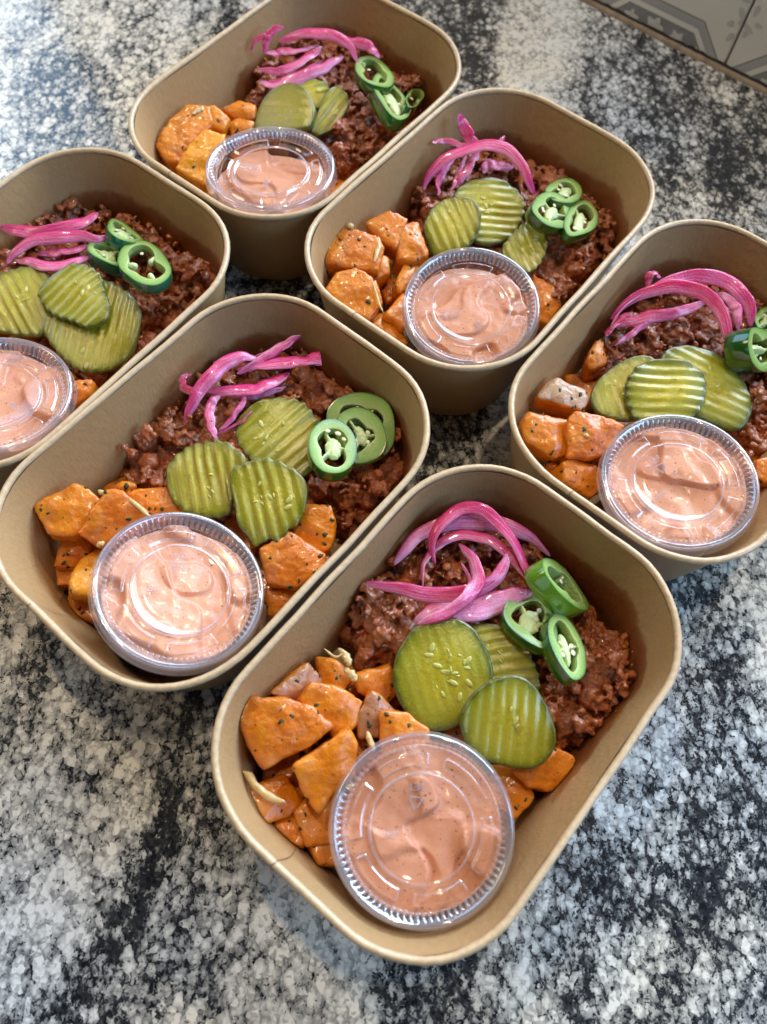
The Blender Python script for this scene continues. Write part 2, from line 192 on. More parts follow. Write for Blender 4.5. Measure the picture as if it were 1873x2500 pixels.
POTATOES=[(6,17,3,[(-55.8,56.5,40.7),(-49.8,53.6,40.9),(-42.3,45.5,40.2),(-38.4,35.7,38.5),(-38.4,26.1,36.3),(-51.4,30.1,35.1),(-64.2,35.5,34.3),(-61.2,45.5,37.2)],
'largest herb-flecked sweet potato wedge, against the corner of the box with the largest pickle'),
(6,13,0,[(-35.7,20.3,37),(-37.9,14.3,34.1),(-46.2,9.1,30.5),(-57,10.7,29.2),(-62.5,10.2,27.9),(-62.3,15.4,30.1),(-57.5,26.7,35.5),(-48.4,23.9,36.1)],
'fan-shaped sweet potato chunk touching the sauce lid in the box with the largest pickle'),
(6,12,1,[(-43.4,51.2,35.4),(-25.5,49.5,30.8),(-26.6,40.9,25.2),(-37.8,41.6,27.9),(-40.2,45.3,30.8)],
'tan-skinned sweet potato piece by the long wall of the box with the largest pickle'),
(6,13,0,[(-30.6,41.1,38.8),(-26.5,34.3,37),(-23.2,23.6,33.6),(-30.7,20.9,31.4),(-40,21.1,29.9),(-37.9,27.4,32.6),(-38.7,40,37.1)],
'golden sweet potato chunk behind the largest wedge'),
(6,14,1,[(-18.9,22.8,33.8),(-16.7,10.9,29.1),(-21.8,13.4,29.2),(-28.1,11.1,27),(-33.5,15.5,27.9),(-28.7,21.9,31.5)],
'half-skinned sweet potato piece between two golden chunks in the box with the largest pickle'),
(6,14,0,[(-22.3,15.4,33.8),(-15.7,7.6,34),(-15.5,-1.8,32.6),(-20.7,-6.2,30.8),(-27.8,-1.1,30),(-32.6,6.3,30.1)],
'square sweet potato chunk under the largest pickle edge'),
(6,14,0,[(-16.6,32.3,29.3),(-5.9,24.4,29.1),(-9.5,15.1,25.6),(-18.3,16.9,24.3),(-20.4,27.5,27.1)],
'sweet potato chunk under the beef edge in the box with the largest pickle'),
(6,14,0,[(-21.4,48.5,28.1),(-16.9,41.4,27.9),(-18.5,33,25.7),(-24.9,33,23.8),(-27.7,41.5,24.8)],
'browned sweet potato chunk below a garlic shred in the box with the largest pickle'),
(6,13,0,[(-74.6,35.4,25.3),(-61.6,29.8,20.2),(-63.6,18.1,18.4),(-71.5,19,21),(-79.7,23.8,24.4)],
'sweet potato chunk carrying a long garlic piece in the box with the largest pickle'),
(6,12,0,[(-77.1,21,18.6),(-64.4,17,14.2),(-64.6,9.8,14.6),(-75.2,7.5,18.5),(-78.3,14.4,19.3)],
'low sweet potato chunk by the short wall of the box with the largest pickle'),
(6,13,0,[(-73,6.6,17.8),(-64.3,7.7,15.8),(-55.9,4.5,13.4),(-70.2,-8,15.5),(-75.9,-1.2,17.6)],
'crumbly sweet potato chunk beside the cup in the box with the largest pickle'),
(6,14,0,[(-4.6,-37,25.5),(4.5,-38.7,26.3),(12.5,-44.5,25.5),(14,-51.1,23.6),(9.2,-55.3,21.5),(-1,-50.9,21.4),(-4.8,-44.8,22.9)],
'lone orange sweet potato chunk below the crinkled olive pickle'),
(6,13,0,[(-38.5,22.8,17.9),(-30.8,15.4,18.2),(-32.9,7.5,17.1),(-40.9,6.8,15.9),(-43.8,11.9,16)],
'deep-set sweet potato chunk showing between others in the box with the largest pickle'),
(3,15,0,[(-56.5,51.7,39.6),(-40.5,46.8,40.2),(-38.7,42.6,39.4),(-38.3,35.2,37.6),(-50.9,31.4,35.3),(-54.9,33.3,35.3),(-60.3,40.6,36.5),(-58.6,46.7,38.2)],
'pentagonal sweet potato chunk against the long wall of the box with the ragged pickle'),
(3,14,3,[(-52.5,31,37.5),(-33.8,33.6,42.6),(-30.5,29.4,41.9),(-29.1,13.4,36.9),(-49.2,18.4,34),(-51.6,24.7,35.6)],
'sweet potato chunk with herb-dark peel at the lid of the box with the ragged pickle'),
(3,13,0,[(-68.2,34.7,23.5),(-58.1,40.2,26),(-50.4,31.1,24.6),(-55.1,28,23.3),(-63.9,28.4,22.5)],
'plain sweet potato cube under two chunks in the box with the ragged pickle'),
(3,12,2,[(-68.3,21.4,29.7),(-59.1,26.5,27.5),(-48.6,25.3,23.1),(-51.7,17.2,22.2),(-66.5,10.5,26.1),(-70.6,17.2,29.5)],
'yellow roasted sweet potato chunk by the lid of the box with the ragged pickle'),
(3,11,0,[(-73.1,26.1,14.2),(-66.5,18.7,11.7),(-71.8,7.5,11.8),(-76.5,16.4,13.9)],
'dark browned sweet potato chunk lowest in the corner of the box with the ragged pickle'),
(3,15,0,[(16.3,-27.7,34.1),(22.8,-37.9,35.3),(18.8,-43.4,33.5),(10.1,-48.3,30.4),(6.9,-45.9,29.6),(5.1,-33,30.2)],
'sharp-edged sweet potato chunk between beef and ragged pickle'),
(3,15,3,[(-9.1,-29.5,33.1),(2.8,-32.5,35.1),(5.8,-49.3,34.1),(-0.6,-53.5,32.5),(-11.7,-48.6,30.8),(-17.3,-40.2,30.5)],
'mottled sweet potato chunk beneath the tip of the ragged pickle'),
(3,13,0,[(-18.6,-39.7,23.9),(-10.6,-46.8,23),(-12,-52.5,21.5),(-21.4,-51.9,20.6),(-25.8,-47,21.3)],
'sweet potato chunk wedged between cup and long wall in the box with the ragged pickle'),
(3,14,3,[(-26.7,32.8,31.2),(-15.4,23,32.1),(-16.5,7.8,29.4),(-27.9,14.3,28),(-30.6,24.4,29)],
'beef-smeared sweet potato chunk behind the lid in the box with the ragged pickle'),
(3,12,0,[(-29.2,42,26.8),(-23.5,41,27.9),(-22,35.2,27.3),(-29,37.3,26.1)],
'small sweet potato corner under the beef in the box with the ragged pickle'),
(4,15,3,[(-50.4,55.7,37.5),(-44,57.3,39),(-37.5,55.3,39.9),(-31.4,41.2,38.4),(-33.2,35.2,37),(-44.1,30.7,34),(-49.2,38.3,34.5),(-56.5,51,35.5)],
'sauce-coated sweet potato cube against the wall of the box with the onion spike'),
(4,14,0,[(-26.8,50.1,38.2),(-15.1,45.5,39.9),(-11.6,36.4,38.6),(-20.1,33.9,36),(-26.6,31.6,34),(-28.4,40.6,35.7)],
'sweet potato cube under a garlic crumb in the box with the onion spike'),
(4,14,3,[(-15.9,37.3,36.7),(-8.2,31.4,36.1),(-17.3,18.1,31.9),(-24.3,20,31.5),(-29.6,26.9,32.6)],
'beef-covered sweet potato chunk beside the creased pickle'),
(4,15,0,[(-67.6,41.3,31.9),(-58.9,42.6,34.8),(-51.7,37.7,35.5),(-48.7,27,33.3),(-54.6,18.5,29.2),(-64.7,18.8,26.4),(-68.2,28.4,28.1),(-69.7,38.8,30.6)],
'barrel-shaped sweet potato chunk with an onion shred in the box with the onion spike'),
(4,13,0,[(-36.8,36.5,31.8),(-31.9,31.6,31.2),(-37.5,27,29.4),(-45.8,28.5,28.8)],
'small sweet potato cube behind the barrel-shaped one'),
(4,13,0,[(-40.4,20.3,28.5),(-27.8,24.3,28.9),(-22.9,19.1,25.9),(-29.9,15,24.9),(-41.7,16.2,26.8)],
'upright sweet potato chunk next to the lid in the box with the onion spike'),
(4,13,0,[(-63.9,15.8,22.8),(-53.2,17,19.5),(-52.4,7.2,17.7),(-58.9,-2.2,18.3),(-62.8,5,20.7)],
'low sweet potato chunk at the short wall of the box with the onion spike'),
(4,13,0,[(-56.3,13.3,27.2),(-39.4,16.4,24.6),(-42.5,8,22.7),(-54.8,2.8,23.7)],
'pinkish sweet potato chunk touching the cup in the box with the onion spike'),
(4,14,0,[(11,-27.4,25.8),(11.1,-38.9,24.9),(6.8,-47.9,22.8),(-4,-47.7,19.4),(-6.6,-41,19.2)],
'sweet potato chunk between lid and beef in the box with the onion spike'),
(4,12,0,[(-37.5,34.1,19),(-31.5,26.8,19.2),(-35.3,19.2,17.9),(-44.5,22.3,16.8)],
'shaded sweet potato chunk in the gap of the box with the onion spike'),
(5,14,4,[(-35,50.8,36.1),(-30.1,49.2,35.8),(-24.7,37.2,32.9),(-26.2,32.7,31.7),(-33,32.1,31.5),(-37.9,40.2,33.4),(-43.2,49.8,35.7)],
'sweet potato chunk with pale tan peel on top in the box with the onion arch'),
(5,14,0,[(-60.3,47.3,35.2),(-53.6,47.4,35.9),(-43.5,32.4,33.4),(-54.2,24.1,30.2),(-60.4,27.6,30.3),(-63.6,40.5,33.1)],
'rounded sweet potato chunk in the corner of the box with the onion arch'),
(5,14,3,[(-45.5,32.5,38.2),(-40.9,32,39),(-36,24.8,38.5),(-31.5,12.8,36.9),(-43.4,9.8,33.9),(-52.7,15.7,33.3),(-57.6,22.9,33.8)],
'blocky sweet potato chunk overlapped by the lid in the box with the onion arch'),
(5,14,0,[(-61.3,22.6,31.9),(-55.9,20.4,31.2),(-50.4,9.6,27.4),(-52.8,3.4,25.1),(-63.5,4.9,25.4),(-66.8,17.3,29.8)],
'rough sweet potato chunk next to the short wall of the box with the onion arch'),
(5,12,0,[(-60.4,30,23.3),(-53.8,24.8,20.3),(-59.5,18.6,20.7),(-61.5,26.7,22.9)],
'small low sweet potato piece near the corner of the box with the onion arch'),
(5,13,3,[(-7.5,46.2,29.7),(2.2,48.7,31.4),(7.1,46.9,31.5),(-1.7,38,28.3),(-9.4,42,28.5)],
'browned sweet potato piece between wall and beef in the box with the onion arch'),
(5,13,0,[(-1,-42.1,27.9),(4.2,-46,28.7),(2,-53.4,27.3),(-6,-53.4,25.4),(-6.9,-47.3,25.9)],
'sweet potato chunk between lid and beef in the box with the onion arch'),
(2,13,0,[(-18.8,-25,27.3),(-13.1,-27.6,28.2),(-8.7,-33,28.6),(-14.6,-36.9,27.1),(-22.4,-35.2,25.7),(-24.3,-30.1,25.7)],
'sweet potato chunk wedged between lid and long wall in the box with the teal-rimmed jalapeno'),
(2,13,0,[(-15.7,-10.5,25.8),(-10.6,-15.8,26.1),(-11,-24.1,25),(-18,-22.6,24),(-20.2,-14.7,24.5)],
'sweet potato chunk half under the wide pickle in the box with the teal-rimmed jalapeno'),
(1,15,3,[(-60.5,47.7,35),(-48,51,38.7),(-35.6,49.7,40.9),(-28.2,42,40.2),(-33.9,35.1,37),(-46.3,34.9,34.3),(-57.2,31.5,31),(-62.5,40.2,32.4)],
'garlicky sweet potato chunk in the corner of the box with the smooth pickle'),
(1,14,2,[(-64.3,31.3,32.5),(-51.1,33.6,36.7),(-40,32,38.5),(-34.4,24.6,36.3),(-45.3,20.8,31.9),(-59.1,16.8,26.7)],
'bright golden sweet potato chunk beside the lid in the box with the smooth pickle'),
(1,13,0,[(-30.3,44.2,39.3),(-23.5,41.1,39.4),(-23,31.3,36.2),(-30.8,29.1,34.3),(-34,36.7,36.2)],
'orange sweet potato chunk topped with garlic in the box with the smooth pickle'),
(1,13,0,[(-18.7,41.1,34.5),(-9.7,37.3,35.7),(-5.7,29.2,34.8),(-11.2,24.6,32.5),(-17.9,30.4,32.3)],
'ruddy sweet potato chunk beside the beef in the box with the smooth pickle'),
(1,12,0,[(-23.6,33.2,31.6),(-18.2,31.6,32.5),(-13.4,23.5,31.8),(-19.6,21.4,29.9),(-26.6,27.6,29.6)],
'pinkish sweet potato chunk between lid and smooth pickle')]
GARLIC=[(6,3.2,[(-70.6,41.1,30),(-70.4,37.9,30),(-71.3,32.4,30),(-70.7,26.9,30),(-68.3,21.7,30)],
'long yellowish garlic piece by the wall in the box with the largest pickle'),
(6,3.0,[(-14.3,43.5,36),(-15.2,38.2,36),(-17,35.8,36)],
'chopped garlic lump at the edge of the beef in the box with the largest pickle'),
(6,3.2,[(-18.4,36.9,35),(-18.7,32.8,35),(-19.3,30,35)],
'soft garlic clove bit below the chopped lump in the box with the largest pickle'),
(6,1.0,[(-18.3,47.4,38),(-18.3,43.8,38),(-17.7,41.3,38),(-15.1,40.5,38)],
'thin white onion shred by the wall of the box with the largest pickle'),
(6,2.2,[(-30.7,15,34),(-32.4,12.1,34),(-34.6,8,34)],
'olive-coloured onion bit between chunks in the box with the largest pickle'),
(6,1.6,[(-51.1,7.3,41),(-48.6,5.9,41)],
'single pale seed resting on the lid edge in the box with the largest pickle'),
(3,2.6,[(-35.7,37,41),(-34.7,34,41),(-33.5,29.7,41)],
'shred of onion on the herb-dark chunk in the box with the ragged pickle'),
(3,2.2,[(-30,27.4,40),(-29.8,19.6,40),(-29.9,12.3,40)],
'long onion strip along the peel of a chunk in the box with the ragged pickle'),
(3,2.4,[(-52.1,21.5,36),(-48.8,20.4,36)],
'garlic crumb on a chunk near the lid of the box with the ragged pickle'),
(4,3.2,[(-37.4,54.7,41),(-34.8,51.7,41)],
'plump garlic crumb on top of the potatoes in the box with the onion spike'),
(4,2.6,[(-29.2,40.7,37),(-35,36,37),(-43.2,32.2,37)],
'pale onion strip on the sauce-coated cube in the box with the onion spike'),
(4,1.3,[(-50.9,27.4,35),(-55.5,20.8,35),(-59.1,16.5,35),(-62.5,10.9,35)],
'thin curled onion shred on the barrel-shaped chunk'),
(5,2.0,[(-47.6,23.4,38),(-47.2,20.9,38)],
'tiny garlic crumb on the blocky chunk in the box with the onion arch'),
(1,3.2,[(-37.2,44.5,40),(-32.2,43.8,40),(-29.5,43.2,40)],
'garlic lump on the potatoes in the box with the smooth pickle')]
HALF_L, HALF_W, RAD, BOX_H, TAPER, RAD_B = 86.0, 60.95, 41.6, 56.1, 8.9, 34.9
rng = random.Random(7)
PHRASE = {1: 'the box with the smooth pickle', 2: 'the box with the teal-rimmed jalapeno', 3: 'the box with the ragged pickle',
          4: 'the box with the onion spike', 5: 'the box with the onion arch', 6: 'the box with the largest pickle'}

# ================================================================== materials
def mat(name):
    m = bpy.data.materials.new(name); m.use_nodes = True
    nt = m.node_tree; nt.nodes.clear()
    return m, nt
class N:
    def __init__(s, nt): s.nt = nt
    def add(s, t, **kw):
        n = s.nt.nodes.new(t)
        for k, v in kw.items():
            if k.startswith('i_'):
                key = k[2:]; key = int(key) if key.isdigit() else key.replace('_', ' ')
                if hasattr(v, 'is_output'): s.nt.links.new(v, n.inputs[key])
                else: n.inputs[key].default_value = v
            else: setattr(n, k, v)
        return n
    def math(s, op, a, b=0.0, c=0.0, clamp=False):
        n = s.nt.nodes.new('ShaderNodeMath'); n.operation = op; n.use_clamp = clamp
        for i, v in enumerate((a, b, c)):
            if hasattr(v, 'is_output'): s.nt.links.new(v, n.inputs[i])
            else: n.inputs[i].default_value = v
        return n.outputs[0]
    def mix(s, f, a, b, mode='MIX'):
        n = s.nt.nodes.new('ShaderNodeMix'); n.data_type = 'RGBA'; n.blend_type = mode
        for k, v in ((0, f), (6, a), (7, b)):
            if hasattr(v, 'is_output'): s.nt.links.new(v, n.inputs[k])
            else: n.inputs[k].default_value = v if k == 0 else (*v, 1)
        return n.outputs[2]
    def ramp(s, f, stops, interp='LINEAR'):
        n = s.nt.nodes.new('ShaderNodeValToRGB'); n.color_ramp.interpolation = interp
        e = n.color_ramp.elements
        while len(e) < len(stops): e.new(0.5)
        for el, (p, c) in zip(e, stops):
            el.position = p; el.color = (c, c, c, 1) if isinstance(c, (int, float)) else (*c, 1)
        s.nt.links.new(f, n.inputs[0]); return n.outputs[0]
    def noise(s, vec, scale, detail=3, rough=0.55, dist=0.0):
        return s.add('ShaderNodeTexNoise', i_Vector=vec, i_Scale=scale, i_Detail=detail, i_Roughness=rough, i_Distortion=dist).outputs[0]
    def coords(s, kind='Object'): return s.add('ShaderNodeTexCoord').outputs[kind]
    def attr(s, name): return s.add('ShaderNodeAttribute', attribute_name=name).outputs['Fac']
    def rand(s): return s.add('ShaderNodeObjectInfo').outputs['Random']
    def bump(s, h, strength=0.3, dist=0.0005):
        return s.add('ShaderNodeBump', i_Height=h, i_Strength=strength, i_Distance=dist).outputs[0]
    def out(s, sh): s.add('ShaderNodeOutputMaterial', i_Surface=sh)
    def bsdf(s, **kw):
        n = s.add('ShaderNodeBsdfPrincipled')
        for k, v in kw.items():
            key = {'base': 'Base Color', 'rough': 'Roughness', 'spec': 'Specular IOR Level', 'coat': 'Coat Weight', 'coat_rough': 'Coat Roughness',
                   'sss': 'Subsurface Weight', 'sss_scale': 'Subsurface Scale', 'sss_rad': 'Subsurface Radius', 'normal': 'Normal', 'trans': 'Transmission Weight', 'ior': 'IOR', 'coat_normal': 'Coat Normal'}[k]
            if hasattr(v, 'is_output'): s.nt.links.new(v, n.inputs[key])
            elif key == 'Base Color': n.inputs[key].default_value = (*v, 1)
            else: n.inputs[key].default_value = v
        return n.outputs[0]
M = {}
def m_granite():
    m, nt = mat('polished_granite'); n = N(nt)
    co = n.coords()
    wn = n.add('ShaderNodeTexNoise', i_Vector=co, i_Scale=260.0, i_Detail=3.0).outputs['Color']
    wv = n.add('ShaderNodeVectorMath', operation='SUBTRACT', i_0=wn, i_1=(0.5, 0.5, 0.5)).outputs[0]
    wv = n.add('ShaderNodeVectorMath', operation='SCALE', i_0=wv, i_Scale=0.0026).outputs[0]
    cw = n.add('ShaderNodeVectorMath', operation='ADD', i_0=co, i_1=wv).outputs[0]
    st = n.add('ShaderNodeMapping', i_Vector=cw, i_Rotation=(0, 0, 0.7), i_Scale=(1.0, 0.72, 1)).outputs[0]
    v1 = n.add('ShaderNodeTexVoronoi', i_Vector=st, i_Scale=310.0)
    cell = n.add('ShaderNodeSeparateColor', i_Color=v1.outputs['Color']).outputs[0]; d1 = v1.outputs['Distance']
    v2 = n.add('ShaderNodeTexVoronoi', i_Vector=cw, i_Scale=640.0); c2s = n.add('ShaderNodeSeparateColor', i_Color=v2.outputs['Color'])
    cell2 = c2s.outputs[1]; d2 = v2.outputs['Distance']
    big = n.add('ShaderNodeMapping', i_Vector=co, i_Rotation=(0, 0, -0.75), i_Scale=(1.25, 0.5, 1), i_Location=(0.37, 0.12, 0)).outputs[0]
    cloud = n.noise(big, 8.5, 6, 0.58, 1.6)
    cloud2 = n.noise(co, 62.0, 4, 0.6, 0.6)
    dark = n.math('ADD', n.math('MULTIPLY', n.math('SUBTRACT', cloud, 0.51), 2.3), n.math('MULTIPLY', n.math('SUBTRACT', cloud2, 0.5), 0.6))   # drifts of mica and of white feldspar
    f = n.math('ADD', n.math('MULTIPLY', n.noise(st, 640.0, 4, 0.7), 0.75), n.math('MULTIPLY', n.noise(cw, 1500.0, 2, 0.6), 0.25))
    k = n.math('ADD', f, n.math('MULTIPLY', dark, 0.30))
    k = n.math('ADD', k, n.math('MULTIPLY', n.math('SUBTRACT', d1, 0.40), 0.16))
    k = n.math('SUBTRACT', k, n.math('MULTIPLY', n.math('SUBTRACT', cell, 0.5), 0.10))
    blk = n.ramp(k, [(0.548, 0.0), (0.572, 1.0)])
    core = n.math('SUBTRACT', n.math('MULTIPLY_ADD', cell, 0.40, 0.60), n.math('ADD', n.math('MULTIPLY', d1, 0.45), n.math('ADD', n.math('MULTIPLY', d2, 0.28), n.math('MULTIPLY', dark, 0.85))))
    light = n.ramp(core, [(0.0, (0.022, 0.025, 0.030)), (0.20, (0.09, 0.095, 0.10)), (0.36, (0.24, 0.245, 0.25)), (0.54, (0.44, 0.44, 0.435)), (0.76, (0.72, 0.715, 0.70))])
    light = n.mix(n.ramp(cell2, [(0.78, 0.0), (0.84, 0.5)]), light, (0.11, 0.115, 0.12))
    light = n.mix(n.ramp(n.noise(cw, 240, 2), [(0.60, 0.0), (0.66, 0.55)]), light, (0.60, 0.59, 0.56))
    warm = n.ramp(n.noise(co, 6.0, 3, 0.5), [(0.42, 0.0), (0.60, 1.0)])                       # cream and blue-grey feldspar drifts
    light = n.mix(1.0, light, n.mix(warm, (0.93, 0.97, 1.0), (1.0, 0.93, 0.80)), 'MULTIPLY')
    c = n.mix(blk, light, n.mix(cell2, (0.008, 0.009, 0.012), (0.03, 0.032, 0.036)))
    n.out(n.bsdf(base=c, rough=n.math('MULTIPLY_ADD', cell2, 0.08, 0.16), spec=0.5, coat=0.25, coat_rough=0.08)); return m
def m_kraft():
    m, nt = mat('kraft_paper'); n = N(nt); co = n.coords()
    fib = n.add('ShaderNodeMapping', i_Vector=co, i_Scale=(1, 1, 0.25)).outputs[0]
    a = n.noise(fib, 900, 4, 0.7); b = n.noise(co, 60, 3); c2 = n.noise(co, 2600, 2)
    c = n.mix(a, (0.34, 0.20, 0.086), (0.50, 0.33, 0.165))
    c = n.mix(n.math('MULTIPLY', b, 0.5), c, (0.41, 0.23, 0.090))
    c = n.mix(n.ramp(c2, [(0.70, 0.0), (0.78, 0.35)]), c, (0.22, 0.12, 0.05))
    stn_refl = n.math('ADD', n.attr('stain_reflection'), n.math('MULTIPLY', n.math('SUBTRACT', n.noise(co, 45, 5, 0.65), 0.5), 1.1))
    c = n.mix(n.ramp(stn_refl, [(0.45, 0.0), (0.62, 0.75), (0.9, 1.0)]), c, (0.20, 0.060, 0.014))  # grease stain, deepened to paint in the beef's red reflection
    n.out(n.bsdf(base=c, rough=n.math('MULTIPLY_ADD', a, 0.25, 0.30), spec=0.6, normal=n.bump(n.math('ADD', n.math('MULTIPLY', a, 0.6), n.math('MULTIPLY', n.noise(co, 260, 3), 0.9)), 0.5, 0.0006))); return m
def m_pickle():
    m, nt = mat('pickle_flesh'); n = N(nt); co = n.coords(); r = n.attr('rim'); rd = n.rand()
    nz = n.noise(co, 260, 4, 0.6); nz2 = n.noise(co, 900, 3)
    rr = n.math('ADD', r, n.math('MULTIPLY', n.math('SUBTRACT', nz, 0.5), 0.14))
    c = n.ramp(rr, [(0.0, (0.46, 0.38, 0.018)), (0.38, (0.47, 0.395, 0.024)), (0.58, (0.38, 0.345, 0.035)), (0.80, (0.28, 0.27, 0.016)), (0.90, (0.17, 0.18, 0.007)), (0.96, (0.055, 0.068, 0.004)), (1.0, (0.022, 0.033, 0.003))])
    c = n.mix(n.math('MULTIPLY', rd, 0.75), c, n.mix(n.ramp(rr, [(0.8, 0.0), (1.0, 1.0)]), (0.29, 0.25, 0.006), (0.11, 0.12, 0.004)))
    vs = n.add('ShaderNodeTexVoronoi', i_Vector=co, i_Scale=420.0)
    sd_ = n.math('MULTIPLY', n.ramp(vs.outputs['Distance'], [(0.22, 1.0), (0.36, 0.0)]), n.ramp(rr, [(0.25, 1.0), (0.62, 0.0)]))
    c = n.mix(n.math('MULTIPLY', sd_, 0.45), c, (0.55, 0.50, 0.13))                        # seed core seen inside the flesh
    c = n.mix(n.math('MULTIPLY', n.ramp(n.noise(co, 330, 3), [(0.5, 0.0), (0.65, 0.6)]), n.ramp(rr, [(0.3, 1.0), (0.7, 0.2)])), c, (0.24, 0.22, 0.015))
    c = n.mix(n.ramp(nz2, [(0.55, 0.0), (0.75, 0.3)]), c, (0.50, 0.48, 0.17))
    h = n.math('ADD', n.math('MULTIPLY', nz, 0.6), n.math('MULTIPLY', nz2, 0.5))
    n.out(n.bsdf(base=c, rough=0.22, spec=0.55, coat=0.4, coat_rough=0.08, sss=0.7, sss_scale=0.003, sss_rad=(1.0, 0.9, 0.25), normal=n.bump(h, 0.5, 0.0006), coat_normal=n.bump(n.math('ADD', n.noise(co, 1700, 2), n.math('MULTIPLY', nz, 0.8)), 0.45, 0.0006))); return m
def m_simple(name, base, rough=0.4, spec=0.5, coat=0.0, sss=0.0, srad=(1, 0.6, 0.3), sscale=0.002, var=None, nscale=600, bump=0.2, bd=0.0003, coat_rough=0.08):
    m, nt = mat(name); n = N(nt); co = n.coords(); a = n.noise(co, nscale, 4, 0.6)
    c = n.mix(n.ramp(a, [(0.3, 0.0), (0.7, 1.0)]), base, var or tuple(x*0.75 for x in base))
    n.out(n.bsdf(base=c, rough=rough, spec=spec, coat=coat, coat_rough=coat_rough, sss=sss, sss_scale=sscale, sss_rad=srad, normal=n.bump(a, bump, bd))); return m
def m_jal_flesh():
    m, nt = mat('jalapeno_flesh'); n = N(nt); co = n.coords(); r = n.attr('rim'); a = n.noise(co, 700, 3)
    c = n.ramp(r, [(0.0, (0.42, 0.52, 0.20)), (0.45, (0.26, 0.42, 0.09)), (0.70, (0.13, 0.30, 0.035)), (0.88, (0.025, 0.12, 0.012)), (1.0, (0.008, 0.055, 0.006))])
    c = n.mix(n.math('MULTIPLY', a, 0.25), c, (0.22, 0.36, 0.06))
    n.out(n.bsdf(base=c, rough=0.32, spec=0.5, coat=0.4, coat_rough=0.15, sss=0.6, sss_scale=0.0025, sss_rad=(0.6, 1, 0.3), normal=n.bump(n.math('ADD', a, n.noise(co, 1800, 2)), 0.7, 0.0007))); return m
def m_onion():
    m, nt = mat('pickled_onion'); n = N(nt); co = n.coords(); s = n.attr('across'); p = n.attr('pale'); l = n.attr('along')
    a = n.noise(co, 240, 3); st = n.add('ShaderNodeCombineXYZ', i_X=n.math('MULTIPLY', s, 5.0), i_Y=n.math('MULTIPLY', l, 0.22), i_Z=n.math('MULTIPLY', n.rand(), 40.0)).outputs[0]
    streak = n.noise(st, 2.2, 3, 0.6)
    dp = n.mix(a, (0.50, 0.004, 0.085), (0.70, 0.018, 0.21)); pl = n.mix(a, (0.80, 0.12, 0.36), (0.92, 0.48, 0.62))
    g = n.math('MULTIPLY', n.math('SUBTRACT', s, 0.42), 0.75)          # one edge is the coloured outer skin, the other the pale inside
    f = n.math('ADD', n.math('ADD', p, g), n.math('MULTIPLY', n.math('SUBTRACT', streak, 0.50), 2.2), clamp=True)
    c = n.mix(f, dp, pl)
    e = n.ramp(s, [(0.0, 0.9), (0.14, 0.0), (1.0, 0.0)])
    c = n.mix(e, c, (0.40, 0.008, 0.11))
    n.out(n.bsdf(base=c, rough=0.30, spec=0.5, coat=0.6, coat_rough=0.07, sss=0.75, sss_scale=0.003, sss_rad=(1, 0.35, 0.6), normal=n.bump(n.math('ADD', streak, n.noise(co, 900, 3)), 0.6, 0.0006))); return m
def m_potato(name, base, dark, peel=None, brown=0.42):
    m, nt = mat(name); n = N(nt); co = n.coords(); rd = n.rand()
    a = n.noise(co, 170, 4, 0.6); b = n.noise(co, 900, 4, 0.65); sp = n.noise(co, 1900, 2, 0.5)
    c = n.mix(n.ramp(a, [(0.35, 0.0), (0.7, 1.0)]), base, dark)
    c = n.mix(n.math('MULTIPLY', rd, 0.4), c, (0.68, 0.27, 0.008))
    c = n.mix(n.ramp(n.noise(co, 110, 4, 0.7), [(0.52, 0.0), (0.72, brown)]), c, (0.55, 0.30, 0.17))
    c = n.mix(n.ramp(n.noise(co, 85, 3, 0.6), [(0.50, 0.0), (0.66, 0.5)]), c, (0.74, 0.33, 0.012))
    pt = n.add('ShaderNodeNewGeometry').outputs['Pointiness']
    c = n.mix(n.math('MULTIPLY', n.ramp(n.math('ADD', pt, n.math('MULTIPLY', n.math('SUBTRACT', a, 0.5), 0.12)), [(0.53, 0.0), (0.60, 1.0)]), 0.5), c, (0.27, 0.080, 0.010))   # roasted corners
    if peel:
        c = n.mix(n.ramp(n.math('ADD', n.attr('peel'), n.math('MULTIPLY', n.math('SUBTRACT', a, 0.5), 0.5)), [(0.5, 0.0), (0.62, 1.0)]), c, n.mix(b, peel, tuple(x*0.72 for x in peel)))
    c = n.mix(n.ramp(sp, [(0.68, 0.0), (0.74, 0.85)]), c, (0.06, 0.028, 0.012))
    h = n.math('ADD', n.math('MULTIPLY', a, 0.8), n.math('MULTIPLY', b, 0.7))
    n.out(n.bsdf(base=c, rough=n.math('MULTIPLY_ADD', b, 0.3, 0.16), spec=0.5, coat=0.35, coat_rough=0.14, sss=0.6, sss_scale=0.003, sss_rad=(1, 0.42, 0.08), normal=n.bump(n.math('ADD', h, n.math('MULTIPLY', n.noise(co, 420, 3), 0.9)), 0.42, 0.0008))); return m
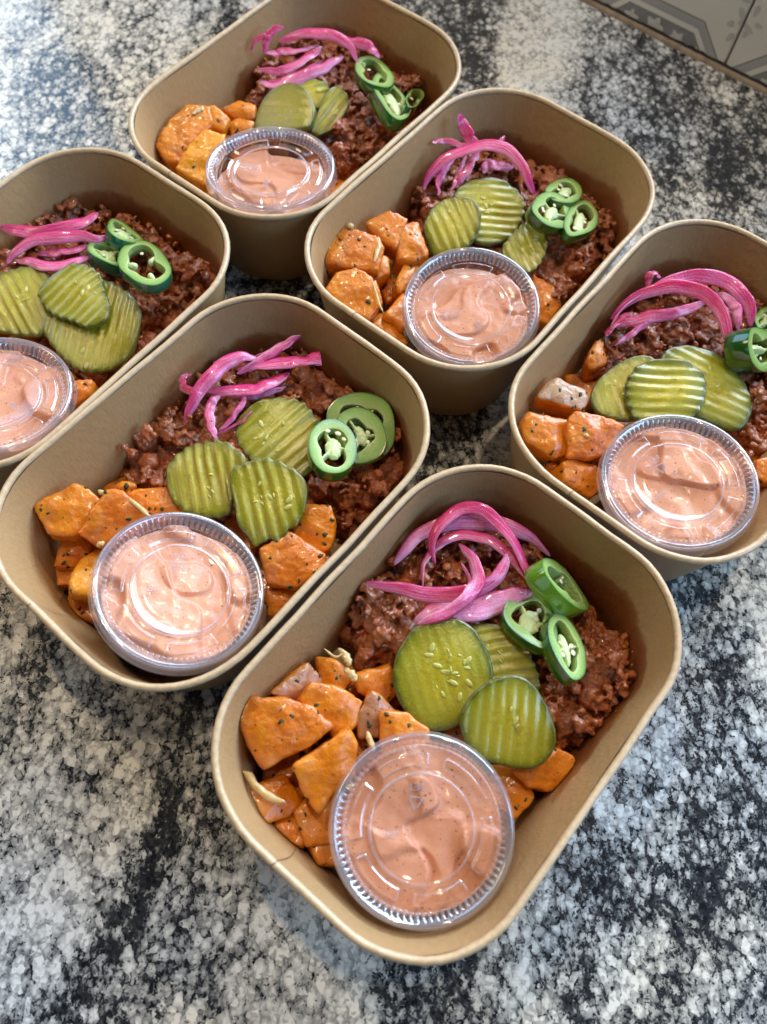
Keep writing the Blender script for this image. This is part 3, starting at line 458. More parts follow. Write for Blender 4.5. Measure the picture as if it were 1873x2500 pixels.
def m_beef():
    m, nt = mat('ground_beef'); n = N(nt); co = n.coords()
    a = n.noise(co, 130, 4, 0.6); b = n.noise(co, 520, 4, 0.65); d = n.noise(co, 1500, 3, 0.6)
    c = n.mix(n.ramp(a, [(0.36, 0.0), (0.64, 1.0)]), (0.31, 0.060, 0.007), (0.30, 0.095, 0.026))
    c = n.mix(n.ramp(b, [(0.48, 0.0), (0.75, 0.7)]), c, (0.40, 0.18, 0.085))
    c = n.mix(n.ramp(d, [(0.55, 0.0), (0.75, 0.5)]), c, (0.42, 0.090, 0.008))
    c = n.mix(n.ramp(n.noise(co, 60, 3), [(0.45, 0.0), (0.65, 0.7)]), c, (0.42, 0.085, 0.006))
    h = n.math('ADD', b, n.math('MULTIPLY', d, 0.7))
    n.out(n.bsdf(base=c, rough=0.25, spec=0.5, coat=1.0, coat_rough=0.05, sss=0.15, sss_scale=0.0012, sss_rad=(1, 0.35, 0.2), normal=n.bump(h, 0.7, 0.0010), coat_normal=n.bump(h, 0.28, 0.0008))); return m
def m_plastic(name, tint, rough=0.03, k=1.0, base=0.02, haze=0.2):
    m, nt = mat(name); n = N(nt); ed = n.attr('edge')
    t = n.add('ShaderNodeBsdfTransparent', i_Color=(*tint, 1)).outputs[0]
    g = n.add('ShaderNodeBsdfGlossy', i_Color=(1, 1, 1, 1), i_Roughness=rough).outputs[0]
    d = n.add('ShaderNodeBsdfTranslucent', i_Color=(0.78, 0.78, 0.95, 1)).outputs[0]
    d2 = n.add('ShaderNodeBsdfDiffuse', i_Color=(0.80, 0.80, 0.90, 1)).outputs[0]
    d = n.add('ShaderNodeMixShader', i_0=0.5, i_1=d, i_2=d2).outputs[0]
    fc = n.add('ShaderNodeLayerWeight', i_Blend=0.5).outputs['Facing']
    body = n.add('ShaderNodeMixShader', i_0=n.math('MULTIPLY', ed, haze), i_1=t, i_2=d).outputs[0]    # milky haze painted on moulded edges for the highlights they catch
    f = n.math('ADD', n.math('MULTIPLY_ADD', n.math('POWER', fc, 3.0), k, base), n.math('MULTIPLY', ed, 0.12), clamp=True)
    n.out(n.add('ShaderNodeMixShader', i_0=f, i_1=body, i_2=g).outputs[0]); return m
def m_sauce():
    m, nt = mat('chipotle_sauce'); n = N(nt); co = n.coords(); a = n.noise(co, 130, 3); s = n.noise(co, 950, 2)
    c = n.mix(a, (0.68, 0.305, 0.175), (0.77, 0.385, 0.24))
    c = n.mix(n.ramp(s, [(0.66, 0.0), (0.70, 0.9)]), c, (0.14, 0.045, 0.025))
    n.out(n.bsdf(base=c, rough=0.32, spec=0.4, coat=0.12, coat_rough=0.1, sss=0.4, sss_scale=0.003, sss_rad=(1, 0.5, 0.35), normal=n.bump(n.noise(co, 700, 3), 0.18, 0.0005))); return m
M['granite'] = m_granite(); M['kraft'] = m_kraft()
M['rim'] = m_simple('kraft_rim', (0.56, 0.415, 0.255), 0.34, 0.6, var=(0.46, 0.315, 0.175), nscale=420, bump=0.5, bd=0.0005)
M['_'] = M['kraft']; M['pickle'] = m_pickle()
M['rind'] = m_simple('pickle_rind', (0.085, 0.115, 0.012), 0.3, 0.5, 0.5, 0.2, sscale=0.001, var=(0.15, 0.18, 0.02))
M['pseed'] = m_simple('pickle_seed', (0.52, 0.48, 0.13), 0.25, 0.5, 0.6, 0.5, var=(0.42, 0.39, 0.07))
M['jflesh'] = m_jal_flesh()
M['jskin'] = m_simple('jalapeno_skin', (0.010, 0.075, 0.008), 0.14, 0.6, 0.9, 0.15, sscale=0.001, var=(0.025, 0.13, 0.010), nscale=90, bump=0.05)
M['jskin_teal'] = m_simple('jalapeno_skin_dark', (0.008, 0.105, 0.055), 0.16, 0.6, 0.8, 0.1, sscale=0.001, var=(0.012, 0.13, 0.075), nscale=90, bump=0.05)
M['jskin_lime'] = m_simple('jalapeno_skin_lime', (0.09, 0.25, 0.012), 0.16, 0.6, 0.8, 0.15, sscale=0.001, var=(0.14, 0.31, 0.02), nscale=90, bump=0.05)
M['pith'] = m_simple('jalapeno_pith', (0.60, 0.68, 0.38), 0.45, 0.4, 0.2, 0.5, var=(0.50, 0.62, 0.27), sscale=0.0015)
M['jseed'] = m_simple('jalapeno_seed', (0.76, 0.70, 0.46), 0.3, 0.5, 0.5, 0.3, var=(0.66, 0.60, 0.36))
M['onion'] = m_onion()
OR, OD = (0.68, 0.215, 0.004), (0.56, 0.135, 0.004)
M['pot0'] = m_potato('sweet_potato_flesh', OR, OD); M['pot1'] = m_potato('sweet_potato_tan_peel', OR, OD, (0.52, 0.24, 0.12))
M['pot2'] = m_potato('sweet_potato_golden', (0.78, 0.38, 0.015), (0.72, 0.26, 0.008)); M['pot3'] = m_potato('sweet_potato_roasted', (0.66, 0.185, 0.006), (0.48, 0.098, 0.005), None, 0.5)
M['pot4'] = m_potato('sweet_potato_pale_peel', OR, OD, (0.55, 0.33, 0.19))
M['herb'] = m_simple('dried_herb', (0.028, 0.038, 0.010), 0.6, 0.4, var=(0.05, 0.055, 0.016))
M['garlic'] = m_simple('cooked_garlic', (0.62, 0.46, 0.22), 0.35, 0.5, 0.5, 0.4, var=(0.50, 0.33, 0.12), nscale=500, bump=0.5, bd=0.0006)
M['beef'] = m_beef()
M['lid'] = m_plastic('clear_lid_plastic', (0.965, 0.965, 0.985), 0.07, 0.85, 0.025, 0.34)
M['cup'] = m_plastic('clear_cup_plastic', (0.94, 0.94, 0.965), 0.08, 0.8, 0.05, 0.2)
M['sauce'] = m_sauce()
M['seam'] = m_simple('paper_seam', (0.15, 0.085, 0.04), 0.7)
M['caulk'] = m_simple('tan_caulk', (0.25, 0.18, 0.12), 0.6, var=(0.13, 0.095, 0.06), nscale=160, bump=0.5, bd=0.001)
M['grout_gap'] = m_simple('dark_joint', (0.02, 0.018, 0.015), 0.8)
M['grout'] = m_simple('grey_grout', (0.22, 0.21, 0.19), 0.8)
M['print_light'] = m_simple('light_leaf_print', (0.74, 0.715, 0.65), 0.35)
M['print_leaf'] = m_simple('grey_leaf_print', (0.50, 0.49, 0.46), 0.35, var=(0.57, 0.56, 0.52))
def m_tile():
    m, nt = mat('patterned_tile'); n = N(nt)
    sx = n.add('ShaderNodeSeparateXYZ', i_Vector=n.coords()); s = n.math('ABSOLUTE', n.math('MULTIPLY', sx.outputs[0], 1000)); h = n.math('MULTIPLY', sx.outputs[2], 1000)
    d1 = n.math('SUBTRACT', h, 21.0)
    d2 = n.math('MULTIPLY', n.math('ADD', n.math('SUBTRACT', s, 27.5), d1), 0.7071)
    d = n.math('MAXIMUM', d1, d2)      # mm outside the printed octagon
    c = n.ramp(n.math('MULTIPLY_ADD', d, 0.05, 0.75), [(0.0, (0.207, 0.207, 0.214)), (0.255, (0.207, 0.207, 0.214)), (0.26, (0.133, 0.133, 0.133)), (0.285, (0.133, 0.133, 0.133)), (0.29, (0.803, 0.765, 0.681)), (0.45, (0.803, 0.765, 0.681)),
        (0.455, (0.365, 0.352, 0.340)), (0.70, (0.413, 0.402, 0.389)), (0.705, (0.195, 0.189, 0.182)), (0.75, (0.219, 0.207, 0.195)), (0.755, (0.765, 0.730, 0.644)), (1.0, (0.765, 0.730, 0.644))])
    c = n.mix(n.math('MULTIPLY', n.noise(n.coords(), 90, 4), 0.25), c, (0.66, 0.635, 0.57))
    n.out(n.bsdf(base=c, rough=0.3, spec=0.5)); return m
M['tile'] = m_tile()

# ================================================================== mesh helpers (all coordinates in mm)
col = sc.collection
ORIG = {}
def tag(o, label=None, cat=None, group=None, kind=None):
    if label: o['label'] = label
    if cat: o['category'] = cat
    if group: o['group'] = group
    if kind: o['kind'] = kind
    return o
def place(o, origin, parent):
    ORIG[o.name] = np.array(origin, float)
    base = ORIG[parent.name] if parent else np.zeros(3)
    o.location = [(a-b)*MM for a, b in zip(origin, base)]
    if parent: o.parent = parent
def empty(name, origin):
    o = bpy.data.objects.new(name, None); col.objects.link(o); o.empty_display_size = 0.01; place(o, origin, None); return o
def mk(name, v, f, m, parent=None, origin=None, smooth=True, attrs=None, sharp=None):
    v = np.asarray(v, float)
    if origin is None: origin = (*((v.max(0)+v.min(0))/2)[:2], v[:, 2].min())
    me = bpy.data.meshes.new(name)
    me.from_pydata(((v-np.array(origin))*MM).tolist(), [], [list(map(int, q)) for q in f])
    if smooth: me.polygons.foreach_set('use_smooth', np.ones(len(me.polygons), bool))
    for k, a in (attrs or {}).items():
        at = me.attributes.new(k, 'FLOAT', 'POINT'); at.data.foreach_set('value', np.asarray(a, np.float32))
    me.materials.append(m); me.update()
    o = bpy.data.objects.new(name, me); col.objects.link(o); place(o, origin, parent); return o
def to_world(b, P):
    x, y, a = BOXES[b]; P = np.atleast_2d(np.asarray(P, float)); c, s = math.cos(a), math.sin(a)
    return np.column_stack([x+c*P[:, 0]-s*P[:, 1], y+s*P[:, 0]+c*P[:, 1], P[:, 2]])
def dir_world(b, d):
    a = BOXES[b][2]; c, s = math.cos(a), math.sin(a); d = list(d)+[0]*(3-len(d)); return np.array([c*d[0]-s*d[1], s*d[0]+c*d[1], d[2]])
def unit(v): v = np.asarray(v, float); return v/np.linalg.norm(v)
def newell(P):
    n = np.zeros(3)
    for i in range(len(P)): n += np.cross(P[i]-P[0], P[(i+1) % len(P)]-P[0])
    n = unit(n); return n if n[2] > 0 else -n
def catmull(P, n, closed=False):
    P = np.asarray(P, float); k = len(P); out = []
    if not closed: P = np.vstack([2*P[0]-P[1], P, 2*P[-1]-P[-2]])
    segs = k if closed else k-1
    for t in np.linspace(0, segs, n, endpoint=not closed):
        i = min(int(t), segs-1); u = t-i
        q = [P[(i+j-1) % k] for j in range(4)] if closed else [P[i+j] for j in range(4)]
        out.append(0.5*(2*q[1]+(q[2]-q[0])*u+(2*q[0]-5*q[1]+4*q[2]-q[3])*u*u+(3*q[1]-q[0]-3*q[2]+q[3])*u**3))
    return np.array(out)
def nz(p, s=1.0): return mn.noise(Vector((p[0]*s, p[1]*s, p[2]*s)))
def grid_faces(rows, n, off=0, closed=True):
    F = []
    for i in range(rows-1):
        for j in range(n if closed else n-1):
            a = off+i*n+j; b = off+i*n+(j+1) % n; F.append((a, b, b+n, a+n))
    return F
_ico = {}
def ico(sub):
    if sub not in _ico:
        bm = bmesh.new(); bmesh.ops.create_icosphere(bm, subdivisions=sub, radius=1); bm.verts.index_update()
        _ico[sub] = (np.array([v.co[:] for v in bm.verts]), np.array([[v.index for v in f.verts] for f in bm.faces])); bm.free()
    return _ico[sub]
def join(parts):
    V, F, k = [], [], 0
    for v, f in parts: V.append(v); F.append(np.asarray(f)+k); k += len(v)
    return np.vstack(V), np.vstack(F)
def remesh(v, f, vox, smooth=1):
    me = bpy.data.meshes.new('tmp'); me.from_pydata(np.asarray(v).tolist(), [], [list(map(int, q)) for q in f])
    o = bpy.data.objects.new('tmp', me); col.objects.link(o)
    md = o.modifiers.new('r', 'REMESH'); md.mode = 'VOXEL'; md.voxel_size = vox
    if smooth:
        sm = o.modifiers.new('s', 'SMOOTH'); sm.factor = 0.5; sm.iterations = smooth
    dg = bpy.context.evaluated_depsgraph_get(); e = o.evaluated_get(dg); r = e.to_mesh()
    V = np.empty(len(r.vertices)*3, np.float32); r.vertices.foreach_get('co', V)
    NN = np.empty(len(r.vertices)*3, np.float32); r.vertex_normals.foreach_get('vector', NN)
    L = np.empty(len(r.loops), np.int32); r.loops.foreach_get('vertex_index', L)
    S = np.empty(len(r.polygons), np.int32); r.polygons.foreach_get('loop_total', S)
    F = np.split(L, np.cumsum(S)[:-1]) if S.min() != S.max() else L.reshape(-1, S[0])
    e.to_mesh_clear(); bpy.data.objects.remove(o); bpy.data.meshes.remove(me)
    return V.reshape(-1, 3).astype(float), F, NN.reshape(-1, 3).astype(float)

# ================================================================== counter and tiled wall
WA = np.array([107.33, 539.12, 0]); WD = np.array([0.826184, -0.5634, 0]); WN = np.array([-0.5634, -0.826184, 0]); G0 = 104.59   # a point of the wall foot, along it, out of it, joint
def wall_pt(s, out, h): return WA+WD*(s+G0)+WN*out+np.array([0, 0, h])
def wbox(s0, s1, o0, o1, h0, h1):
    v = np.array([wall_pt(s, o, h) for s in (s0, s1) for o in (o0, o1) for h in (h0, h1)])
    return v, [(0, 1, 3, 2), (4, 6, 7, 5), (0, 4, 5, 1), (2, 3, 7, 6), (0, 2, 6, 4), (1, 5, 7, 3)]
v, f = wbox(-1000, 620, -12, 900, -30, 0)
ct = mk('countertop', v, f, M['granite'], smooth=False, origin=(0, 0, 0)); tag(ct, kind='structure')
v, f = wbox(-1000, 620, -32, -8.2, -30, 150.5)
wl = mk('backsplash_wall', v, f, M['grout'], smooth=False, origin=wall_pt(0, -8, 0))
tag(wl, 'grey patterned tile backsplash wall standing behind the granite counter', 'wall')
ang = math.atan2(WD[1], WD[0])
tb = bmesh.new()
bmesh.ops.create_cube(tb, size=1.0, matrix=Matrix.Translation((0, 0, 0.0748)) @ Matrix.Diagonal((0.0988, 0.008, 0.1488, 1)))
bmesh.ops.bevel(tb, geom=tb.edges[:], offset=0.0007, segments=2, affect='EDGES')
tme = bpy.data.meshes.new('tile'); tb.to_mesh(tme); tb.free(); tme.materials.append(M['tile'])
def flat_leaf(cx, cz, L, W, a, n=10):
    t = np.linspace(0, 2*np.pi, n, endpoint=False); x = L*np.cos(t); y = W*np.sin(t)*(1-0.35*np.cos(t))
    return [(cx+x[i]*math.cos(a)-y[i]*math.sin(a), cz+x[i]*math.sin(a)+y[i]*math.cos(a)) for i in range(n)]
def print_mesh(name, polys, m):
    V, F = [], []
    for k, P in enumerate(polys):
        P = [(x, z) for x, z in P]
        if any(abs(x) > 49.2 or z < 0.6 for x, z in P): P = [(max(-49.2, min(49.2, x)), max(0.6, z)) for x, z in P]
        F.append(list(range(len(V), len(V)+len(P)))); V += [(x*MM, (-4.08-0.004*k)*MM, z*MM) for x, z in P]
    me = bpy.data.meshes.new(name); me.from_pydata(V, [], F); me.materials.append(m); return me
r0 = random.Random(3); pl, pd = [], []
for cx, cz, a0, sz in ((-20, 3.5, 0.3, 1.0), (-3, 5.0, 0, 1.25), (14, 4.2, -0.3, 1.0), (-33, 1.0, 0.2, 0.7), (29, 1.5, 0.4, 0.7)):
    for k in range(5):
        a = a0+k*2*math.pi/5; pl.append(flat_leaf(cx+2.6*sz*math.cos(a), cz+2.0*sz*math.sin(a), 3.1*sz, 1.9*sz, a))
for sx in (-50, 50):
    for k in range(15):
        a = r0.uniform(0, 6.3); q = r0.uniform(2, 14); cx, cz = sx+q*math.cos(a)*0.75, 31+q*math.sin(a)
        if abs(cx) < 49: pd.append(flat_leaf(cx, cz, r0.uniform(2.2, 3.8), r0.uniform(1.2, 2.0), r0.uniform(0, 6.3)))
plm = print_mesh('flower_print', pl, M['print_light']); pdm = print_mesh('leaf_print', pd, M['print_leaf'])
for row in range(1):
    for c in range(-9, 6):
        t = bpy.data.objects.new('tile', tme); col.objects.link(t); place(t, wall_pt(c*100+50, -4.2, row*150+0.4), wl); t.rotation_euler.z = ang
        if -3 <= c <= 2 and row == 0:
            for me in (plm, pdm):
                o = bpy.data.objects.new(me.name, me); col.objects.link(o); o.parent = t
# caulk bead and the dark irregular crack above it
ss = np.arange(-1000, 621, 4.0); V = []; Vd = []
for s in ss:
    k = nz((s*0.07, 3, 1)); k2 = nz((s*0.23, 9, 1)); wob = 0.8*k+0.6*k2
    for o_, h_ in ((2.9+wob, 0.0), (2.4+wob*0.8, 1.0), (1.4+0.5*wob, 1.9), (0.1, 2.4+0.5*k2), (-0.4, 2.4)): V.append(wall_pt(s, o_, h_))
    for o_, h_ in ((0.25, 2.2+0.5*k2), (0.35, 3.9+1.3*k2+0.8*k), (-0.3, 4.2+1.3*k2+0.8*k), (-0.35, 2.2)): Vd.append(wall_pt(s, o_, h_))
F = [tuple(i*5+j for j in q) for i in range(0)]
def strip(n, w): return [(i*w+j, i*w+j+1, (i+1)*w+j+1, (i+1)*w+j) for i in range(n-1) for j in range(w-1)]
mk('caulk_bead', V, strip(len(ss), 5), M['caulk'], wl); mk('dark_joint', Vd, strip(len(ss), 4), M['grout_gap'], wl)

# ================================================================== paper boxes
def rrect(a, b, r, n=14, m=10):
    P = []
    for cx, cy, t0 in ((a-r, b-r, 0), (-a+r, b-r, .5), (-a+r, -b+r, 1), (a-r, -b+r, 1.5)):
        for t in np.linspace(0, .5, n): P.append((cx+r*math.cos(math.pi*(t0+t)), cy+r*math.sin(math.pi*(t0+t))))
    Q = []
    for i in range(len(P)):
        p, q = P[i], P[(i+1) % len(P)]
        k = m if math.dist(p, q) > 8 else 1
        Q += [(p[0]+(q[0]-p[0])*j/k, p[1]+(q[1]-p[1])*j/k) for j in range(k)]
    return np.array(Q)
def ring(ins, z):                         # a level loop of the box, ins mm inside the outer wall at height z
    t = 1-z/BOX_H; return rrect(HALF_L-1.6-TAPER*t-ins, HALF_W-1.6-TAPER*t-ins, max(4, RAD-1.5-(RAD-RAD_B)*t-ins))
def inner_sd(x, y, z):
    t = 1-z/BOX_H; a, b, r = HALF_L-2.6-TAPER*t, HALF_W-2.6-TAPER*t, RAD-2.5-(RAD-RAD_B)*t
    dx, dy = abs(x)-(a-r), abs(y)-(b-r); return math.hypot(max(dx, 0), max(dy, 0))+min(max(dx, dy), 0)-r
BOXLAB = {1: 'open kraft paper food box, end of the row beside the tiled wall, smooth-faced pickle inside',
          2: 'open kraft paper food box with the teal-rimmed jalapeno ring, end of the outer row',
          3: 'open kraft paper food box, middle of the outer row, ragged-edged pickle inside',
          4: 'open kraft paper food box, middle of the row beside the tiled wall, onion spike inside',
          5: 'open kraft paper food box with the thick onion arch, beside the tiled wall',
          6: 'open kraft paper food box with the largest pickle slice, end of the outer row'}
def make_box(b):
    root = empty('paper_box', (*BOXES[b][:2], 0.2)); tag(root, BOXLAB[b], 'food box', 'kraft paper food boxes')
    rb = random.Random(b*11); ph = rb.uniform(0, 9)
    lv = [(0.0, z) for z in np.linspace(0.2, BOX_H-2.0, 9)]
    inn = [(1.0, z) for z in np.linspace(BOX_H-2.0, 3.2, 26)]
    n = len(ring(0, 10)); V = []
    def add(r, z, V, wob=1.0):
        for i, (x, y) in enumerate(r):
            k = wob*0.5*nz((x*0.03+ph, y*0.03, z*0.02+ph)); q = math.hypot(x, y); V.append((x*(1+k/q), y*(1+k/q), z))
    for ins, z in lv: add(ring(ins, z), z, V)
    mk('outer_wall', to_world(b, V), grid_faces(len(lv), n), M['kraft'], root)
    V = []
    for ins, z in inn: add(ring(ins, z), z, V)
    f = [q[::-1] for q in grid_faces(len(inn), n)]
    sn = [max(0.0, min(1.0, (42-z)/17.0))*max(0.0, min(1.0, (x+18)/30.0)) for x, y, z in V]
    mk('inner_wall', to_world(b, V), f, M['kraft'], root, attrs={'stain_reflection': sn})
    V = []; r = ring(0.6, 2.0); add(r, 2.0, V, 0); r2 = ring(0.2, 0.6)
    mk('base', to_world(b, [(x, y, 2.0) for x, y in r]+[(x, y, 0.6) for x, y in r2]), [tuple(range(n)), tuple(range(2*n-1, n-1, -1))]+[(i, i+n, (i+1) % n+n, (i+1) % n) for i in range(n)], M['kraft'], root, smooth=False)
    V = []; K = 12
    for k in range(K):
        t = 2*math.pi*k/K; rr_ = 1.4; z = BOX_H-1.5+rr_*math.sin(t)*1.05; rg = rrect(HALF_L-1.5+rr_*math.cos(t), HALF_W-1.5+rr_*math.cos(t), RAD-1.5+rr_*math.cos(t))
        for i, (x, y) in enumerate(rg):
            e = 0.45*nz((x*0.05+ph, y*0.05, 5))+0.12*nz((x*0.3+ph, y*0.3, k*0.4)); q = math.hypot(x, y); V.append((x*(1+e/q), y*(1+e/q), z+0.35*nz((x*0.02+ph, y*0.02, 1))))
    f = grid_faces(K, n)+[((K-1)*n+j, (K-1)*n+(j+1) % n, (j+1) % n, j) for j in range(n)]
    rim = mk('rolled_rim', to_world(b, V), f, M['rim'], root)
    # overlap seam of the paper on the short near wall: a thin line over the rim and down the inner wall
    y0 = {6: 9, 3: 12, 4: 10, 5: 10, 1: 9, 2: 10}[b]; P = []
    for t in np.linspace(-0.6, math.pi*0.95, 12): P.append((-(HALF_L-1.5+1.5*math.cos(t)), y0+0.3*math.sin(t*2), BOX_H-1.5+1.55*math.sin(t)))
    zz = np.linspace(BOX_H-5, 14, 8)
    for z in zz: P.append((-(HALF_L-2.6-TAPER*(1-z/BOX_H))+0.35, y0-1.5*math.sin((BOX_H-z)*0.09), z))
    V = []; 
    for x, y, z in P: V += [(x, y-0.15, z), (x, y+0.15, z)]
    mk('paper_seam', to_world(b, V), [(2*i, 2*i+1, 2*i+3, 2*i+2) for i in range(len(P)-1)], M['seam'], root)
for b in BOXES: make_box(b)

# ================================================================== sauce cups with lids
NA = 480
def lid_z(r, th):
    tooth = max(0.0, min(1.0, 0.5+0.8*math.cos(th*80)))
    dd = min(abs((th-a+math.pi) % (2*math.pi)-math.pi) for a in TABS)
    return tooth, dd < 0.13, abs(dd-0.13) < 0.012
TABS = [math.radians(80-60*k) for k in range(6)]
def make_cup(b):
    c, nl = CUPS[b]; n = unit(dir_world(b, nl)); c = to_world(b, c)[0]
    st = math.sqrt(max(0, 1-n[2]**2)); depth = (c[2]-21.5*st-2.4)/n[2]
    rot = {6: 0.0, 3: 0.0, 4: 1.75, 5: 0.55, 2: 2.5, 1: 1.3}[b]
    u = unit(np.cross((0, 1, 0), n)); u = unit(u-n*(u@n)); v_ = np.cross(n, u)
    u, v_ = math.cos(rot)*u+math.sin(rot)*v_, -math.sin(rot)*u+math.cos(rot)*v_
    T = lambda P: c+np.asarray(P)[:, 0:1]*u+np.asarray(P)[:, 1:2]*v_+np.asarray(P)[:, 2:3]*n
    root = empty('sauce_cup', c-n*depth); tag(root, {1: 'clear lidded cup of pink sauce in '+PHRASE[1], 2: 'clear lidded cup of pink sauce in '+PHRASE[2], 3: 'tilted clear lidded cup of swirled pink sauce in '+PHRASE[3],
        4: 'clear lidded cup of pink sauce in '+PHRASE[4], 5: 'clear cup with sauce smeared onto its lid in '+PHRASE[5], 6: 'clear lidded cup with folded pink sauce in '+PHRASE[6]}[b], 'sauce cup', 'lidded sauce cups')
    th = np.linspace(0, 2*np.pi, NA, endpoint=False)
    # --- lid
    prof = [(32.9, -5.6, .5), (32.6, -4.6, .7), (32.3, -4.4, .5), (32.1, -1.6, .6), (31.9, -0.6, .8), (31.2, -0.05, .9), (30.4, 0.0, .7), (29.9, -0.25, .9), (29.5, -0.8, .6)]
    inner = [('rib', 29.2, -1.1), ('rib', 28.6, -2.0), ('rib', 27.9, -3.0), ('rib', 27.4, -3.6), ('e', 27.0, -3.9), ('p', 26.6, -3.95), ('p', 25.6, -3.95), ('t', 25.1, 0), ('t', 24.8, 1), ('p2', 24.2, 1), ('p2', 21.8, 1), ('t', 21.4, 1), ('t', 21.0, 0), ('p', 20.4, -3.95), ('p', 19.0, -3.95), ('e', 18.75, -3.8), ('e', 18.45, -2.5), ('e', 18.2, -2.25), ('e', 17.9, -2.35), ('p', 17.6, -2.55), ('p', 12, -2.55), ('p', 6, -2.55)]
    V = []; A = []
    for r, z, a in prof: V += [(r*math.cos(t), r*math.sin(t), z) for t in th]; A += [a]*NA
    for k, r, z in inner:
        for t in th:
            tooth, tab, edge_tab = lid_z(0, t); rr_, zz = r, z; a = {'rib': 0.55, 'e': 0.9, 'p': 0.0, 't': 0.55, 'p2': 0.0}[k]
            if k == 'rib': rr_ = r-0.85*tooth; zz = z+0.12*tooth; a = 0.15+0.75*tooth
            if k in ('t', 'p2'):
                zz = -3.95 if (z == 0 or tab) else -2.85
                if tab and not edge_tab: a = 0
                if edge_tab: a = 0.9
            V.append((rr_*math.cos(t), rr_*math.sin(t), zz)); A.append(a)
    rows = len(prof)+len(inner); V.append((0, 0, -2.55)); A.append(0.0); F = grid_faces(rows, NA)
    o = (rows-1)*NA; F += [(o+j, o+(j+1) % NA, len(V)-1) for j in range(NA)]
    lid = mk('lid', T(V), F, M['lid'], root, attrs={'edge': A})
    # embossed marks: PET over a recycling triangle, 702 on the far side
    def text(s, x, y, size, a):
        cu = bpy.data.curves.new('t', 'FONT'); cu.body = s; cu.size = size; cu.align_x = 'CENTER'; cu.extrude = 0.22; cu.bevel_depth = 0.06; cu.offset = -0.03
        ob = bpy.data.objects.new('t', cu); col.objects.link(ob); dg = bpy.context.evaluated_depsgraph_get(); me = ob.evaluated_get(dg).to_mesh()
        vs = np.array([q.co[:] for q in me.vertices]); fs = [tuple(q.vertices) for q in me.polygons]; ob.evaluated_get(dg).to_mesh_clear(); bpy.data.objects.remove(ob)
        ca, sa = math.cos(a), math.sin(a)
        vs = np.column_stack([x+ca*vs[:, 0]-sa*vs[:, 1], y+sa*vs[:, 0]+ca*vs[:, 1], vs[:, 2]-2.45]); return vs, fs
    for nm, s, x, y, size in (('embossed_lettering', 'PET', -3.0, 14.6, 3.4), ('embossed_number', '702', -10.5, -1.0, 3.2)):
        vs, fs = text(s, x, y, size, math.pi+(0.12 if s == 'PET' else 0.18)); mk(nm, T(vs), fs, M['lid'], lid, smooth=False, attrs={'edge': [0.85]*len(vs)})
    V, F = [], []
    for k in range(3):                                   # three chasing arrows
        a0 = -math.pi/2+k*2*math.pi/3; a1 = a0+2*math.pi/3; p = np.array([math.cos(a0), math.sin(a0)])*3.0; q = np.array([math.cos(a1), math.sin(a1)])*3.0
        d = unit(q-p); s = p+d*0.9; e = q-d*1.3; nn = np.array([-d[1], d[0]])
        for P in ([s+nn*0.3, s-nn*0.3, e-nn*0.3, e+nn*0.3], [e+nn*0.8, e-nn*0.8, e+d*1.1-nn*0.05, e+d*1.1+nn*0.05]):
            k0 = len(V); V += [(-2.6+x, 8.6+y, -2.5) for x, y in P]+[(-2.6+x, 8.6+y, -2.1) for x, y in P]
            F += [(k0+3, k0+2, k0+1, k0), (k0+4, k0+5, k0+6, k0+7)]+[(k0+i, k0+(i+1) % 4, k0+4+(i+1) % 4, k0+4+i) for i in range(4)]
    mk('recycling_mark', T(V), F, M['lid'], lid, smooth=False, attrs={'edge': [0.85]*len(V)})
    # --- cup body
    cp = [(31.6, -2.6), (31.6, -1.9), (30.9, -1.7), (30.2, -2.2), (29.6, -4.5), (28.0, -depth*0.4), (23.6, -depth+1.5), (22.8, -depth+0.4), (21.5, -depth), (8, -depth+0.3)]
    NC = 120; tc = np.linspace(0, 2*np.pi, NC, endpoint=False); V = []
    for r, z in cp: V += [(r*math.cos(t), r*math.sin(t), z) for t in tc]
    V.append((0, 0, -depth+0.3)); F = grid_faces(len(cp), NC); o = (len(cp)-1)*NC; F += [(o+j, o+(j+1) % NC, len(V)-1) for j in range(NC)]
    mk('cup_body', T(V), F, M['cup'], root, attrs={'edge': [0.7]*(4*NC)+[0.05]*(len(V)-4*NC)})
    # --- sauce
    V = []; NR, NS = 44, 144; ts = np.linspace(0, 2*np.pi, NS, endpoint=False)
    full = {6: -4.7, 3: -5.0, 4: -6.2, 5: -3.4, 2: -5.0, 1: -7.4}[b]; sd = b*17.3
    tilt = {6: (0, 0), 3: (0.02, -0.02), 4: (-0.06, -0.09), 5: (0, 0), 2: (0, 0), 1: (0.02, -0.13)}[b]
    def sauce_h(x, y):
        xr, yr = (math.cos(rot)*x-math.sin(rot)*y, math.sin(rot)*x+math.cos(rot)*y)
        wx = x+8*mn.noise(Vector((x*0.045, y*0.045, sd))); wy = y+8*mn.noise(Vector((x*0.045+9, y*0.045, sd)))
        a = mn.noise(Vector((wx*0.045, wy*0.045, sd+3)))
        st_ = max(-1, min(1, (a-0.02)/0.045)); h = 1.5*st_*(1.5-0.5*st_*st_)*0.95+1.4*a-0.7
        g = mn.noise(Vector((wx*0.09+20, wy*0.05, sd))); h += 1.2*g
        s2 = mn.noise(Vector((wx*0.06+5, wy*0.06, sd+31))); t2 = max(-1, min(1, (s2-0.18)/0.05)); h += 0.75*t2+0.5*mn.noise(Vector((x*0.25, y*0.25, sd)))*0.5
        return full+h+tilt[0]*xr+tilt[1]*yr
